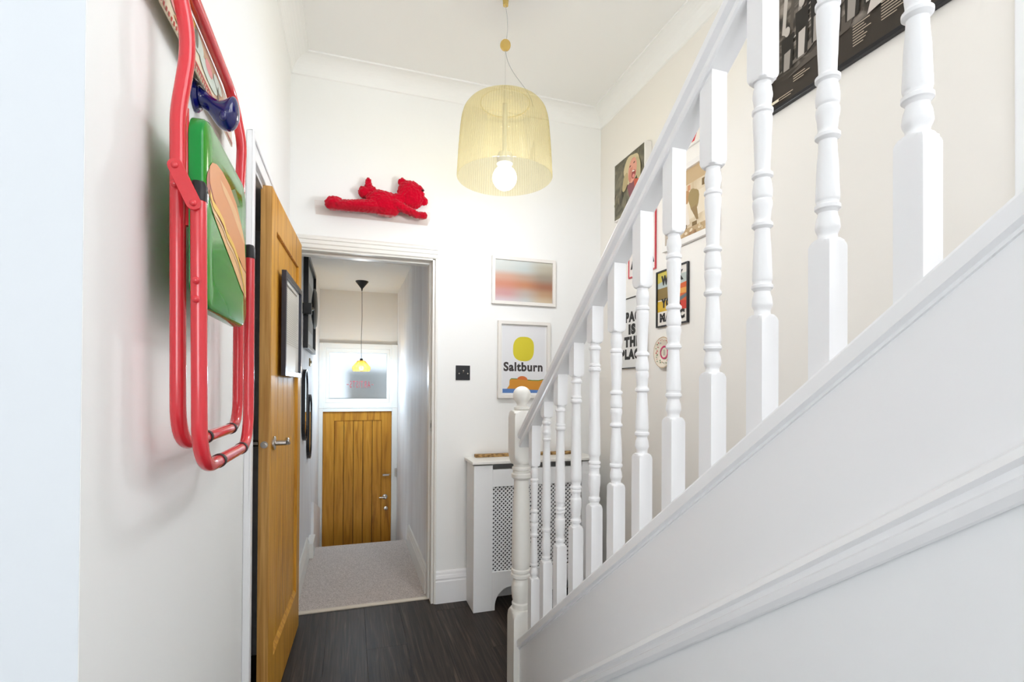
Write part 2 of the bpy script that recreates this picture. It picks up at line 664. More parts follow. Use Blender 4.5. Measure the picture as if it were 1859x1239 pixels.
# lining and architrave of the back doorway
w = MB()
w.box(DX1 - 0.014, DX1 + 0.004, YB - 0.008, YB + 0.13, 0, DZ)
w.box(DX0, DX0 + 0.016, YB - 0.008, YB + 0.13, 0, DZ)
w.box(DX0 + 0.016, DX1 - 0.014, YB - 0.008, YB + 0.13, DZ - 0.004, DZ + 0.014)
w.box(DX1 - 0.026, DX1 - 0.014, YB + 0.045, YB + 0.10, 0.012, DZ - 0.016)       # door stop
w.box(DX0 + 0.016, DX1 - 0.014, YB + 0.045, YB + 0.10, DZ - 0.016, DZ - 0.004)
struct(w.build('trim_8', GLOSSW, bevel=0.0015), 'white lining of the lobby doorway')
arch = [(0.0, 0.0), (0.0, 0.010), (0.006, 0.016), (0.024, 0.016), (0.028, 0.020), (0.046, 0.022), (0.050, 0.026), (0.062, 0.028), (0.070, 0.022), (0.074, 0.012), (0.074, 0.0)]
struct(MB().prism(arch, lambda a, b, d: (d, YB - b, DZ + 0.004 + a), XL + 0.001, DX1 + 0.014).build('trim_9', GLOSSW), 'moulded white architrave over the lobby doorway')
w = MB()
w.box(DX1, DX1 + 0.014, YB - 0.02, YB, 0, DZ + 0.004)
struct(w.build('trim_10', GLOSSW, bevel=0.003), 'narrow white edge strip right of the lobby doorway')
# strike plate
sp = thing('strike_plate', (DX1 - 0.014, YB + 0.02, 1.0), 'small metal strike plate on the lobby door jamb', 'strike plate')
box('plate', DX1 - 0.0165, DX1 - 0.0142, YB + 0.005, YB + 0.03, 1.0, 1.065, CHROME, sp, 0.001)
box('latch_hole', DX1 - 0.0172, DX1 - 0.0166, YB + 0.011, YB + 0.024, 1.02, 1.045, INK, sp)

# skirting boards
sk = [(0, 0), (0.022, 0), (0.022, 0.125), (0.018, 0.131), (0.018, 0.138), (0.021, 0.142), (0.017, 0.158), (0.014, 0.163), (0.012, 0.176), (0.006, 0.184), (0, 0.184)]
struct(MB().prism(sk, lambda a, b, d: (d, YB - a, b), DX1 + 0.012, XR).build('baseboard_back', GLOSS), 'tall moulded skirting right of the lobby doorway')
struct(MB().prism(sk, lambda a, b, d: (XL + a, d, b), 0.9, OY0 - 0.07).build('baseboard_left', GLOSS))
sk2 = [(a * 0.9, b * 0.85) for a, b in sk]
struct(MB().prism(sk2, lambda a, b, d: (0.452 - a, d, b), 3.04, 4.05).build('baseboard_lobby_right', GLOSSW), 'white skirting along the lobby right wall')
struct(MB().prism(sk2, lambda a, b, d: (-0.30 + a, d, b), 3.04, 3.92).build('baseboard_lobby_left', GLOSSW), 'white skirting along the lobby left wall')

# ------------------------------------------------------------------ lobby shell
LZ = 2.225
struct(box('wall_lobby_left', -0.40, -0.30, 3.035, 5.37, -1.0, LZ, LOBBY), 'pale lobby wall on the left with two mirrors')
struct(box('wall_lobby_right', 0.452, 0.552, 3.035, 5.37, -1.0, LZ, LOBBY), 'pale mottled lobby wall on the right')
struct(box('ceiling_lobby', -0.40, 0.552, 3.035, 5.37, LZ, LZ + 0.1, CEIL), 'low lobby ceiling with the black lamp canopy')
w = MB()
w.box(-0.30, 0.452, 5.27, 5.37, 1.69, LZ)
w.box(-0.30, -0.285, 5.27, 5.37, -1.0, 1.69)
w.box(0.43, 0.452, 5.27, 5.37, -1.0, 1.69)
struct(w.build('wall_lobby_end', CREAM), 'lobby end wall above the front door')
# front door frame and transom frame
w = MB()
for x0, x1 in ((-0.2995, -0.262), (0.397, 0.4515)):
    w.box(x0, x1, 5.20, 5.37, -0.97, 1.69)
w.box(-0.262, 0.397, 5.20, 5.37, 1.012, 1.058)
w.box(-0.30, 0.452, 5.195, 5.2, 1.046, 1.056)
w.box(-0.262, 0.397, 5.215, 5.37, 1.058, 1.10)
w.box(-0.262, 0.397, 5.215, 5.37, 1.64, 1.69)
w.box(-0.262, -0.235, 5.215, 5.37, 1.10, 1.64)
w.box(0.372, 0.397, 5.215, 5.37, 1.10, 1.64)
struct(w.build('trim_11', GLOSSW, bevel=0.003), 'cream painted frame round the front door and fanlight')
w1 = MB()
for r in ((-0.235, 0.372, 1.10, 1.14), (-0.235, 0.372, 1.60, 1.64), (-0.235, -0.205, 1.14, 1.60), (0.345, 0.372, 1.14, 1.60)):
    w1.box(r[0], r[1], 5.235, 5.27, r[2], r[3])
win = struct(w1.build('window_1', GLOSSW, bevel=0.004), 'frosted fanlight over the front door with mirrored red lettering')
MB().box(-0.205, 0.345, 5.2535, 5.2565, 1.14, 1.60).build('pane', FROST, win)
art = Art(lambda a, b, d: (a, 5.2525 - d, b), 1, 1)
PINK = flat(186, 44, 66)
art.text(PINK, 'ARTISTS', -0.012, 1.249, 0.186, 1.317, -0.004, True, 1.22)
art.rect(PINK, -0.043, 1.278, -0.022, 1.284)
art.rect(PINK, 0.196, 1.278, 0.217, 1.284)
art.build('lettering', win)
# grey pier of the porch standing outside
struct(MB().box(-0.04, 2.2, 5.62, 5.8, -1.0, 1.44).build('wall_porch', mat('grey_render', (240, 243, 243), 0.9)), 'grey porch wall seen dimly through the fanlight')

# front door
fd = struct(thing('door_2', (0.067, 5.24, -0.97), 'oak plank front door with steel handles below the fanlight', 'door'))
del fd['category']
Y0 = 5.225
for (a0, a1, b0, b1, d) in ((-0.261, -0.155, -0.965, 1.010, 0.0), (0.299, 0.396, -0.965, 1.010, 0.0), (-0.155, 0.299, 0.92, 1.010, 0.001), (-0.155, 0.299, -0.965, -0.75, 0.001)):
    box('stile' if a1 - a0 < 0.2 else 'rail', a0, a1, Y0 + d, Y0 + 0.045, b0, b1, OAKDOOR, fd, 0.002)
n = 5
bw = (0.299 + 0.155) / n
for i in range(n):
    box('board', -0.155 + i * bw + 0.002, -0.155 + (i + 1) * bw - 0.002, Y0 + 0.010, Y0 + 0.035, -0.75, 0.92, OAKDOOR, fd, 0.003)
box('groove_backing', -0.155, 0.299, Y0 + 0.016, Y0 + 0.03, -0.75, 0.92, GROOVE, fd)


def lever(parent, c, direction, length, name='handle', m=CHROME, axis='y', out=-1, plain=False):
    """round rose with a lever; axis is the outward axis, direction the lever's horizontal sign"""
    mb = MB()
    prof = [(0.0, 0.0), (0.026, 0.0), (0.026, 0.006), (0.022, 0.009), (0.011, 0.010), (0.010, 0.045), (0.0, 0.045)]
    if axis == 'y':
        mb.lathe([(r, z * out) for r, z in prof], c, 24, 0, 'y')
        P = [(c[0], c[1] + out * 0.042, c[2]), (c[0] + direction * length * 0.3, c[1] + out * 0.044, c[2]), (c[0] + direction * length * 0.7, c[1] + out * 0.042, c[2] + (0 if plain else 0.006)), (c[0] + direction * length, c[1] + out * 0.040, c[2] - (0 if plain else 0.004))]
    else:
        mb.lathe([(r, z * out) for r, z in prof], c, 24, 0, 'x')
        P = []
        for k in range(13):
            t = k / 12
            P.append((c[0] + out * (0.046 - 0.006 * t), c[1] + direction * length * t, c[2] + 0.010 * math.sin(t * PI * 1.5) - 0.004 * t))
    mb.tube(P, [0.0095] + [0.0085] * (len(P) - 2) + [0.006], 12)
    return mb.build(name, m, parent)


lever(fd, (0.335, Y0, 0.142), -1, 0.06, plain=True)
nl = MB().box(0.31, 0.374, Y0 - 0.022, Y0, 0.355, 0.375)
nl.box(0.31, 0.385, Y0 - 0.028, Y0 - 0.012, 0.368, 0.376)
nl.build('night_latch', CHROME, fd, 0.003)
MB().lathe([(0, 0), (0.02, 0), (0.02, -0.006), (0.013, -0.008), (0, -0.008)], (0.345, Y0, 0.024), 20, 0, 'y').build('escutcheon', CHROME, fd)
kp = MB().box(0.428, 0.45, 5.18, 5.20, 0.35, 0.43)
tag(kp.build('door_keep', CHROME, bevel=0.002), 'small metal keep on the frame beside the front door', 'keep')

# stair string board and plinth at the left of the lobby steps
struct(MB().prism([(4.30, -0.2), (4.30, 0.33), (5.19, 0.08), (5.19, -0.97), (4.9, -0.97)], lambda a, b, d: (d, a, b), -0.2995, -0.278).build('trim_12', GLOSS, bevel=0.002), 'white string board stepping down along the lobby left wall')
struct(box('trim_13', -0.2995, -0.252, 3.90, 4.14, 0.004, 0.115, GLOSSW, bevel=0.004), 'white plinth block on the carpet at the lobby left wall')

# ------------------------------------------------------------------ open oak door
hx, hy = -0.252, 2.825
ang = math.atan2(-0.031, -0.795)
ca, sa = math.cos(ang), math.sin(ang)
LW = 0.795


def leaf(s, t, z):
    """s from hinge to free edge, t into the thickness (towards the wall)"""
    # direction along the leaf and its normal (pointing to the wall side)
    return (hx + s * (-0.031 / LW) - t * 1.0, hy - s * 1.0 + t * (0.031 / LW), z)


od = struct(thing('door_1', (-0.27, 2.43, 0.008), 'oak ledged door standing open against the left wall', 'door'))
del od['category']
ZB, ZT, TH = 0.008, 2.0, 0.04


def lbox(name, s0, s1, t0, t1, z0, z1, m, bevel=0.002, parent=None):
    return MB().box(s0, s1, t0, t1, z0, z1).xf(leaf).build(name, m, parent or od, bevel)


lbox('stile', 0.0, 0.095, 0, TH, ZB, ZT, OAK)
lbox('stile', LW - 0.095, LW, 0, TH, ZB, ZT, OAK)
lbox('rail', 0.095, LW - 0.095, 0, TH, ZT - 0.14, ZT, OAK)
lbox('rail', 0.095, LW - 0.095, 0, TH, ZB, 0.215, OAK)
nb = 5
bw = (LW - 0.19) / nb
for i in range(nb):
    lbox('board', 0.095 + i * bw + 0.0015, 0.095 + (i + 1) * bw - 0.0015, 0.012, 0.028, 0.215, ZT - 0.14, OAK, 0.003)
lbox('groove_backing', 0.095, LW - 0.095, 0.017, 0.025, 0.215, ZT - 0.14, GROOVE, 0)
lbox('edge_lipping', LW, LW + 0.002, 0.001, TH - 0.001, ZB, ZT, OAKEDGE, 0)
# chamfered bottom bead
MB().prism([(0, 0.215), (0.012, 0.215), (0.012, 0.233)], lambda a, b, d: leaf(d, a, b), 0.095, LW - 0.095).build('bead', OAK, od)
c = leaf(LW - 0.055, 0, 1.04)
lever(od, c, 1, 0.125, 'handle', CHROME, 'x', 1)
c2 = leaf(LW - 0.055, TH, 1.04)
lever(od, c2, 1, 0.11, 'handle', CHROME, 'x', -1)
c3 = leaf(LW + 0.002, TH / 2, 1.04)
MB().lathe([(0, 0), (0.013, 0), (0.013, -0.002), (0.007, -0.002), (0.007, -0.009), (0, -0.009)], c3, 20, 0, 'y').build('latch_bolt', CHROME, od)

# framed notice hung on the oak door
def notice(a):
    a.rect(flat(236, 232, 224), 0, 0, 1, 1)
    for k in range(26):
        y = 0.90 - k * 0.024
        x1 = 0.92 - 0.12 * random.random()
        a.rect(flat(196, 190, 178), 0.1, y, x1, y + 0.006)
    a.rect(flat(150, 146, 138), 0.1, 0.93, 0.8, 0.945)


picture('framed_notice', 'framed page of small text in a dark frame on the open oak door', 'left', 0.0, 0.0, 0.47, 1.30, 1.735, 0.022, 0.02, NAVY, notice,
        xform=lambda x, y, z: leaf(0.60 - y, -x, z))

# ------------------------------------------------------------------ staircase
st = thing('staircase', (1.10, 1.0, 0), 'white painted staircase with turned balusters, handrail and ball-topped newel post', 'staircase')


def zline(z0, y):
    return z0 - TAN * y


def sloped(name, prof, z0, ya, yb, m, parent, bevel=0.0, plumb=True):
    """profile (x, dz) swept along the stair pitch between ya (low) and yb (high)"""
    V = []
    for y in (ya, yb):
        V += [(x, y, zline(z0, y) + dz) for x, dz in prof]
    n = len(prof)
    F = [tuple(range(n)), tuple(range(2 * n - 1, n - 1, -1))] + [(i, (i + 1) % n, (i + 1) % n + n, i + n) for i in range(n)]
    return MB().add(V, F).build(name, m, parent, bevel)


NY = 1.947   # near face of the newel
YT = -2.2
string = sloped('string', [(XS, -0.29), (XS + 0.034, -0.29), (XS + 0.034, -0.02), (XS, -0.02)], 1.715, NY + 0.02, YT, GLOSS, st)
sloped('string_cap', [(0.655, -0.030), (0.655, -0.006), (0.659, 0.0), (0.717, 0.0), (0.721, -0.006), (0.721, -0.030), (0.711, -0.040), (0.663, -0.040), (0.664, -0.034)], 1.715, NY, YT, GLOSS, string)
sloped('string_moulding', [(XS, -0.262), (0.662, -0.262), (0.650, -0.268), (0.646, -0.280), (0.655, -0.286), (0.655, -0.296), (0.650, -0.300), (0.652, -0.312), (0.660, -0.322), (XS, -0.324)], 1.715, NY, YT, GLOSS, string)
# infill panel under the string
pts = [(NY + 0.02, 0.0)]
pts.append((NY + 0.02, max(0.0, zline(1.715, NY + 0.02) - 0.29)))
pts2 = [((1.715 - 0.29) / TAN, 0.0), (YT, zline(1.715, YT) - 0.29), (YT, 0.0)]
struct(MB().prism(pts2, lambda a, b, d: (d, a, b), XS + 0.004, XS + 0.03).build('wall_spandrel', SATIN), 'white panelled wall under the stairs')
# handrail, moulded section
hr = [(0.664, -0.062), (0.709, -0.062), (0.713, -0.056), (0.713, -0.044), (0.708, -0.037), (0.708, -0.029), (0.720, -0.022), (0.722, -0.008), (0.716, 0.006), (0.704, 0.014), (0.688, 0.018), (0.672, 0.014), (0.660, 0.006), (0.654, -0.008), (0.656, -0.022), (0.667, -0.029), (0.667, -0.037), (0.661, -0.044), (0.660, -0.056)]
rail = sloped('handrail', hr, 2.567, NY + 0.01, YT, GLOSS, st)
for p in rail.data.polygons:
    p.use_smooth = True
rail.data.set_sharp_from_angle(angle=math.radians(30))
# treads and risers
nst = 12
for k in range(1, nst + 1):
    ztop = 0.194 * k
    yn = (1.655 - ztop) / TAN
    if k < nst + 1:
        box('tread', XS + 0.034, XR - 0.002, yn - 0.272, yn, ztop - 0.028, ztop, GLOSS, st, 0.004)
    box('riser', XS + 0.034, XR - 0.002, yn - 0.035, yn - 0.017, ztop - 0.194, ztop - 0.028, GLOSS, st)


def smooth_prof(keys, n=5):
    """cosine-eased profile through (h, r) keys"""
    out = []
    for (h0, r0), (h1, r1) in zip(keys, keys[1:]):
        for k in range(n):
            t = k / n
            e = (1 - math.cos(PI * t)) / 2
            out.append((r0 + (r1 - r0) * e, h0 + (h1 - h0) * t))
    out.append((keys[-1][1], keys[-1][0]))
    return out


def ringp(h0, h1, r):
    """keys of a half-round bead"""
    m = (h0 + h1) / 2
    return [(h0, r * 0.86), (h0 + (h1 - h0) * 0.25, r), (h1 - (h1 - h0) * 0.25, r), (h1, r * 0.86)]


A_KEYS = [(0.000, .0135), (0.006, .0132), (0.017, .0168), (0.026, .0160), (0.040, .0128)] + ringp(0.0435, 0.0535, .0175) + [(0.0565, .0150), (0.061, .0163), (0.10, .0150), (0.150, .0122)] + ringp(0.1525, 0.162, .0172) + [(0.166, .0130), (0.180, .0142), (0.193, .0163), (0.200, .0158), (0.203, .0140), (0.207, .0160), (0.218, .0164), (0.230, .0150), (0.239, .0132)] + ringp(0.2405, 0.250, .0172) + [(0.253, .0124), (0.30, .0140), (0.340, .0158), (0.347, .0160), (0.352, .0150)] + ringp(0.3535, 0.364, .0172) + [(0.366, .0135), (0.375, .0148), (0.386, .0164), (0.398, .0150), (0.404, .0136), (0.409, .0138)]
B_KEYS = [(0.012, .0140), (0.018, .0136)] + ringp(0.020, 0.034, .0170) + [(0.038, .0140), (0.052, .0158), (0.075, .0178), (0.097, .0178), (0.103, .0150), (0.112, .0138)] + ringp(0.118, 0.128, .0170) + ringp(0.130, 0.139, .0180) + [(0.142, .0145), (0.152, .0150), (0.160, .0176), (0.20, .0172), (0.30, .0152), (0.400, .0136)] + ringp(0.404, 0.416, .0180) + ringp(0.418, 0.427, .0168) + [(0.430, .0140), (0.45, .0142), (0.464, .0146)] + ringp(0.467, 0.478, .0178) + [(0.482, .0135), (0.487, .0135)]
C_KEYS = [(0.012, .0140)] + ringp(0.016, 0.028, .0165) + [(0.032, .0135), (0.05, .0168), (0.075, .0172), (0.10, .0140)] + ringp(0.118, 0.130, .0175) + [(0.135, .0140), (0.150, .0145), (0.165, .0172), (0.22, .0168), (0.33, .0150), (0.45, .0130)] + ringp(0.452, 0.462, .0165) + [(0.468, .0145), (0.482, .0168), (0.495, .0150), (0.508, .0130)] + ringp(0.512, 0.526, .0172) + [(0.530, .0140), (0.536, .0140)]
BW = 0.036
XC = 0.688
for i in range(12):
    yc = 1.836 - 0.1264 * i
    h0 = 1.923 - TAN * yc
    zb = zline(1.715, yc) - 0.02
    zt = zline(2.567, yc) - 0.062 + 0.02
    keys = A_KEYS
    if i in (2, 3, 4):
        keys = B_KEYS
    if i == 1:
        keys = C_KEYS
    if i == 0:
        keys = [(h * (0.434 / 0.409), r * 0.95) for h, r in A_KEYS]
    d = BW / 2 * 1.4143
    p = smooth_prof(keys, 3)
    hA, hB = keys[0][0], keys[-1][0]
    prof = [(d, zb - h0), (d, hA - 0.012), (d * 0.95, hA - 0.008), (d * 0.85, hA - 0.004), (d * 0.70, hA - 0.001)] + p + [(d * 0.70, hB + 0.001), (d * 0.85, hB + 0.004), (d * 0.95, hB + 0.008), (d, hB + 0.012), (d, zt - h0)]
    mb = MB().lathe(prof, (XC, yc, h0), 32, w=BW)
    # follow the pitch at both ends
    nv = []
    for (x, y, z) in mb.v:
        if abs(z - zb) < 1e-6 or abs(z - zt) < 1e-6:
            z -= TAN * (y - yc)
        nv.append((x, y, z))
    mb.v = nv
    mb.build('baluster', GLOSS, st, angle=28)

# newel post
NW = 0.09
ncx, ncy = XC, NY + NW / 2
d = NW / 2 * 1.4143
low = [(d, 0.0), (d, 0.285), (d * 0.97, 0.298), (d * 0.90, 0.311), (d * 0.80, 0.321), (d * 0.71, 0.327), (d * 0.69, 0.330)]
keys = [(0.331, .036), (0.340, .0375), (0.352, .0385), (0.358, .034), (0.38, .038), (0.405, .0405), (0.43, .039), (0.455, .034)] + ringp(0.458, 0.478, .0425) + ringp(0.480, 0.498, .0415) + [(0.502, .037), (0.525, .0405), (0.62, .0395), (0.75, .0355), (0.85, .0315), (0.868, .031)] + ringp(0.874, 0.899, .0425) + [(0.902, .0375), (0.906, .0375)] + ringp(0.908, 0.925, .040) + [(0.928, .0345), (0.936, .0345)]
up = [(d * 0.69, 0.938), (d * 0.71, 0.941), (d * 0.80, 0.947), (d * 0.90, 0.957), (d * 0.97, 0.970), (d, 0.983), (d, 1.128), (d * 0.97, 1.140), (d * 0.90, 1.150), (d * 0.80, 1.157), (d * 0.71, 1.161), (0.033, 1.163)]
prof = low + smooth_prof(keys, 4) + up
newel = MB().lathe(prof, (ncx, ncy, 0), 48, w=NW).build('newel_post', GLOSSW, st, angle=28)
fin = [(0.030, 1.163), (0.034, 1.166), (0.034, 1.174), (0.028, 1.178), (0.021, 1.181), (0.0205, 1.186)]
for k in range(1, 16):
    a = PI * (0.17 + 0.83 * k / 15)
    fin.append((max(0.0385 * math.sin(a), 0.0), 1.2245 - 0.0385 * math.cos(a)))
MB().lathe(fin, (ncx, ncy, 0), 32).build('ball_finial', GLOSSW, newel)

# ------------------------------------------------------------------ radiator cover
rc = thing('radiator_cover', (1.02, 2.8, 0), 'white radiator cover with diamond lattice grille behind the stair foot', 'radiator cover')
RX0, RX1, RYF, RYB_ = 0.655, 1.385, 2.707, YB - 0.023
box('side_panel', RX0, RX0 + 0.018, RYF + 0.018, RYB_, 0, 0.818, SATIN, rc, 0.002)
box('side_panel', RX1 - 0.018, RX1, RYF + 0.018, RYB_, 0, 0.818, SATIN, rc, 0.002)
box('shelf_top', RX0 - 0.012, RX1 + 0.03, RYF - 0.012, YB - 0.002, 0.825, 0.843, GLOSSW, rc, 0.004)
fn = lambda a, b, d: (a, RYF + d, b)
box('post', RX0, 0.765, RYF, RYF + 0.018, 0, 0.818, SATIN, rc, 0.002)
box('post', 1.318, RX1, RYF, RYF + 0.018, 0, 0.818, SATIN, rc, 0.002)
box('rail', 0.765, 1.318, RYF, RYF + 0.018, 0.695, 0.793, SATIN, rc, 0.002)
bot = [(0.765, 0.215), (1.318, 0.215), (1.318, 0.0)]
for k in range(0, 11):
    a = PI / 2 * k / 10
    bot.append((1.205 + 0.098 * math.cos(a), 0.02 + 0.105 * math.sin(a)))
for k in range(0, 11):
    a = PI / 2 + PI / 2 * k / 10
    bot.append((0.878 + 0.098 * math.cos(a), 0.02 + 0.105 * math.sin(a)))
bot.append((0.780, 0.0))
bot.append((0.765, 0.0))
bot2 = [q for q in bot]
MB().prism(bot2, fn, 0.0, 0.018).build('plinth_rail', SATIN, rc, 0.0015)
# lattice
g = MB()
gx0, gx1, gz0, gz1 = 0.76, 1.322, 0.21, 0.70
pitch, hw = 0.0235, 0.0036


def clip(dx):
    # line x - sgn*z = c clipped to the grille rectangle
    pass


span = (gz1 - gz0)
for sgn in (1, -1):
    c0 = gx0 - span
    cc = c0 if sgn == 1 else gx0
    end = gx1 if sgn == 1 else gx1 + span
    while cc < end:
        # points (x,z): x = cc + sgn*(z-gz0)
        z_lo, z_hi = gz0, gz1
        if sgn == 1:
            z_lo = max(z_lo, gz0 + (gx0 - cc))
            z_hi = min(z_hi, gz0 + (gx1 - cc))
        else:
            z_lo = max(z_lo, gz0 + (cc - gx1))
            z_hi = min(z_hi, gz0 + (cc - gx0))
        if z_hi - z_lo > 0.004:
            xa, xb = cc + sgn * (z_lo - gz0), cc + sgn * (z_hi - gz0)
            off = hw * 0.7071
            P = [(xa - off, z_lo + sgn * off), (xa + off, z_lo - sgn * off), (xb + off, z_hi - sgn * off), (xb - off, z_hi + sgn * off)]
            g.prism(P, fn, 0.011 if sgn == 1 else 0.0125, 0.014 if sgn == 1 else 0.0155)
        cc += pitch
gr = g.build('grille', SATIN, rc)
gr['label'] = 'white diamond lattice grille'
# radiator inside
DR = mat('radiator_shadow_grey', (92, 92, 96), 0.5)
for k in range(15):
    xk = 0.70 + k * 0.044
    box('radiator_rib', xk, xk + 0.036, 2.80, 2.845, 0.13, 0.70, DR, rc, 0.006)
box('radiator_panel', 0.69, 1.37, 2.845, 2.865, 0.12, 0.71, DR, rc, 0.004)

wb = MB().box(0.70, 1.36, YB - 0.05, YB - 0.012, 0.843, 0.861)
tag(wb.build('wooden_board', BROWNBOARD, bevel=0.003), 'thin mottled brown wooden board lying on the radiator cover', 'board')

# ------------------------------------------------------------------ light switch
ls = thing('light_switch', (0.631, YB, 1.30), 'black three-gang light switch plate between doorway and pictures', 'light switch')
box('plate', 0.588, 0.674, YB - 0.006, YB - 0.0005, 1.30, 1.387, BLACKF, ls, 0.002)
for k in range(3):
    x = 0.604 + 0.026 * k
    MB().tube([(x, YB - 0.006, 1.343), (x + 0.001, YB - 0.013, 1.346 + (0.005 if k == 1 else -0.006)), (x + 0.001, YB - 0.019, 1.349 + (0.007 if k == 1 else -0.010))], [0.004, 0.0034, 0.0042], 10).build('toggle', CHROME, ls)


# ------------------------------------------------------------------ pictures
def blur_print():
    m = bpy.data.materials.new('blurred_print')
    m.use_nodes = True
    nt = m.node_tree
    b = nt.nodes['Principled BSDF']
    b.inputs['Roughness'].default_value = 0.3
    tc = nt.nodes.new('ShaderNodeTexCoord')
    sep = nt.nodes.new('ShaderNodeSeparateXYZ')
    nt.links.new(tc.outputs['Generated'], sep.inputs[0])

    def ramp(src, stops):
        r = nt.nodes.new('ShaderNodeValToRGB')
        r.color_ramp.interpolation = 'EASE'
        e = r.color_ramp.elements
        e[0].position, e[0].color = stops[0][0], rgb(*stops[0][1])
        e[1].position, e[1].color = stops[-1][0], rgb(*stops[-1][1])
        for p, c in stops[1:-1]:
            k = e.new(p)
            k.color = rgb(*c)
        nt.links.new(src, r.inputs[0])
        return r.outputs[0]
    left = ramp(sep.outputs[2], [(0.0, (206, 190, 196)), (0.2, (200, 150, 148)), (0.42, (204, 136, 112)), (0.6, (206, 160, 138)), (0.8, (204, 208, 204)), (1, (214, 218, 214))])
    mid = ramp(sep.outputs[2], [(0.0, (196, 200, 200)), (0.2, (188, 176, 168)), (0.42, (196, 136, 100)), (0.6, (190, 160, 140)), (0.8, (196, 204, 202)), (1, (210, 216, 214))])
    right = ramp(sep.outputs[2], [(0.0, (206, 188, 160)), (0.22, (186, 150, 118)), (0.4, (160, 108, 84)), (0.62, (160, 148, 132)), (0.85, (188, 182, 164)), (1, (204, 202, 188))])
    f1 = nt.nodes.new('ShaderNodeMapRange')
    f1.interpolation_type = 'SMOOTHSTEP'
    f1.inputs[1].default_value, f1.inputs[2].default_value = 0.2, 0.55
    f2 = nt.nodes.new('ShaderNodeMapRange')
    f2.interpolation_type = 'SMOOTHSTEP'
    f2.inputs[1].default_value, f2.inputs[2].default_value = 0.5, 0.85
    m1 = nt.nodes.new('ShaderNodeMix')
    m1.data_type = 'RGBA'
    m2 = nt.nodes.new('ShaderNodeMix')
    m2.data_type = 'RGBA'
    nt.links.new(sep.outputs[0], f1.inputs[0])
    nt.links.new(sep.outputs[0], f2.inputs[0])
    nt.links.new(f1.outputs[0], m1.inputs[0])
    nt.links.new(left, m1.inputs[6])
    nt.links.new(mid, m1.inputs[7])
    nt.links.new(f2.outputs[0], m2.inputs[0])
    nt.links.new(m1.outputs[2], m2.inputs[6])
    nt.links.new(right, m2.inputs[7])
    nt.links.new(m2.outputs[2], b.inputs['Base Color'])
    return m


BLUR = blur_print()
WFRAME = mat('white_frame', (238, 234, 228), 0.35)
picture('framed_print', 'wide white-framed print of soft blurred orange and grey above the sun poster', 'back', YB, 0.803, 1.217, 1.765, 2.056, 0.020, 0.022, WFRAME, lambda a: a.rect(BLUR, 0, 0, 1, 1))


def saltburn(a):
    a.rect(flat(232, 232, 234), 0, 0, 1, 1)
    sun = []
    for k in range(40):
        t = 2 * PI * k / 40
        c_, s_ = math.cos(t), math.sin(t)
        e = 2 / 2.7
        x = 0.49 + 0.245 * math.copysign(abs(c_) ** e, c_) * (1 + 0.03 * math.sin(2 * t + .6))
        y = 0.665 + 0.185 * math.copysign(abs(s_) ** e, s_) * (1 + 0.03 * math.cos(t))
        sun.append((x, y))
    a.poly(YELLOW, sun)
    a.text(mat('charcoal_ink', (58, 50, 50), 0.5), 'Saltburn', 0.02, 0.325, 0.95, 0.465, 0.04)
    a.rect(flat(92, 130, 190), 0.0, 0.0, 1.0, 0.062)
    land = [(0.10, 0.062), (0.16, 0.12), (0.16, 0.18), (0.20, 0.208), (0.35, 0.205), (0.5, 0.198), (0.7, 0.185), (0.86, 0.185), (0.96, 0.20), (1.0, 0.205), (1.0, 0.07), (0.85, 0.045), (0.6, 0.05), (0.4, 0.062)]
    a.poly(flat(92, 140, 60), [(x, y + 0.012) for x, y in land[2:10]] + [(1.0, 0.16), (0.5, 0.16), (0.2, 0.17)])
    a.poly(flat(216, 118, 62), [(0.33 + 0.13 * (1 - math.cos(PI * k / 14)), 0.19 + 0.065 * math.sin(PI * k / 14)) for k in range(15)])
    a.poly(flat(214, 146, 52), land)


picture('sun_poster', 'white-framed poster with a yellow sun, orange hill and the word Saltburn', 'back', YB, 0.843, 1.181, 1.193, 1.664, 0.020, 0.026, WFRAME, saltburn, mount=0.012)


def face(a):
    a.rect(noise_mat('olive_print', [(0.36, (70, 66, 50)), (0.64, (122, 116, 92))], 14, 0.4, 6, 1.0, rand=False), 0, 0, 1, 1)
    random.seed(3)
    for k in range(26):
        x, y = random.random(), random.random() * 0.5
        a.poly(flat(132, 122, 96) if k % 2 else flat(74, 70, 56), ell(x, y, 0.02, 0.07, 10, random.uniform(-.7, .3)))
    a.poly(flat(206, 190, 150), ell(0.60, 0.72, 0.25, 0.25, 26, 0.3, 0.07))
    a.poly(flat(182, 164, 120), ell(0.40, 0.56, 0.09, 0.16, 18, -0.4, 0.05))
    a.poly(flat(190, 176, 136), ell(0.82, 0.66, 0.08, 0.20, 18, 0.2, 0.05))
    a.poly(flat(132, 78, 84), [(0.46, 0.46), (0.66, 0.54), (0.88, 0.44), (0.80, 0.22), (0.62, 0.08)])
    a.poly(flat(196, 88, 62), [(0.68, 0.52), (0.86, 0.46), (0.88, 0.28), (0.72, 0.32)])
    a.poly(flat(222, 158, 136), ell(0.64, 0.68, 0.14, 0.21, 26, -0.2))
    a.poly(flat(204, 132, 112), ell(0.58, 0.62, 0.06, 0.12, 18, -0.2))
    a.poly(flat(150, 58, 56), ell(0.68, 0.60, 0.065, 0.075, 18, -0.3))
    a.poly(flat(222, 140, 132), ell(0.68, 0.57, 0.04, 0.032, 14, -0.3))
    a.poly(flat(236, 226, 214), ell(0.675, 0.655, 0.045, 0.012, 12, -0.2))
    for x, y in ((0.57, 0.77), (0.70, 0.79)):
        a.poly(flat(96, 66, 58), ell(x, y, 0.028, 0.012, 12, 0.2))
    a.poly(flat(214, 142, 120), ell(0.64, 0.71, 0.018, 0.036, 12, -0.2))


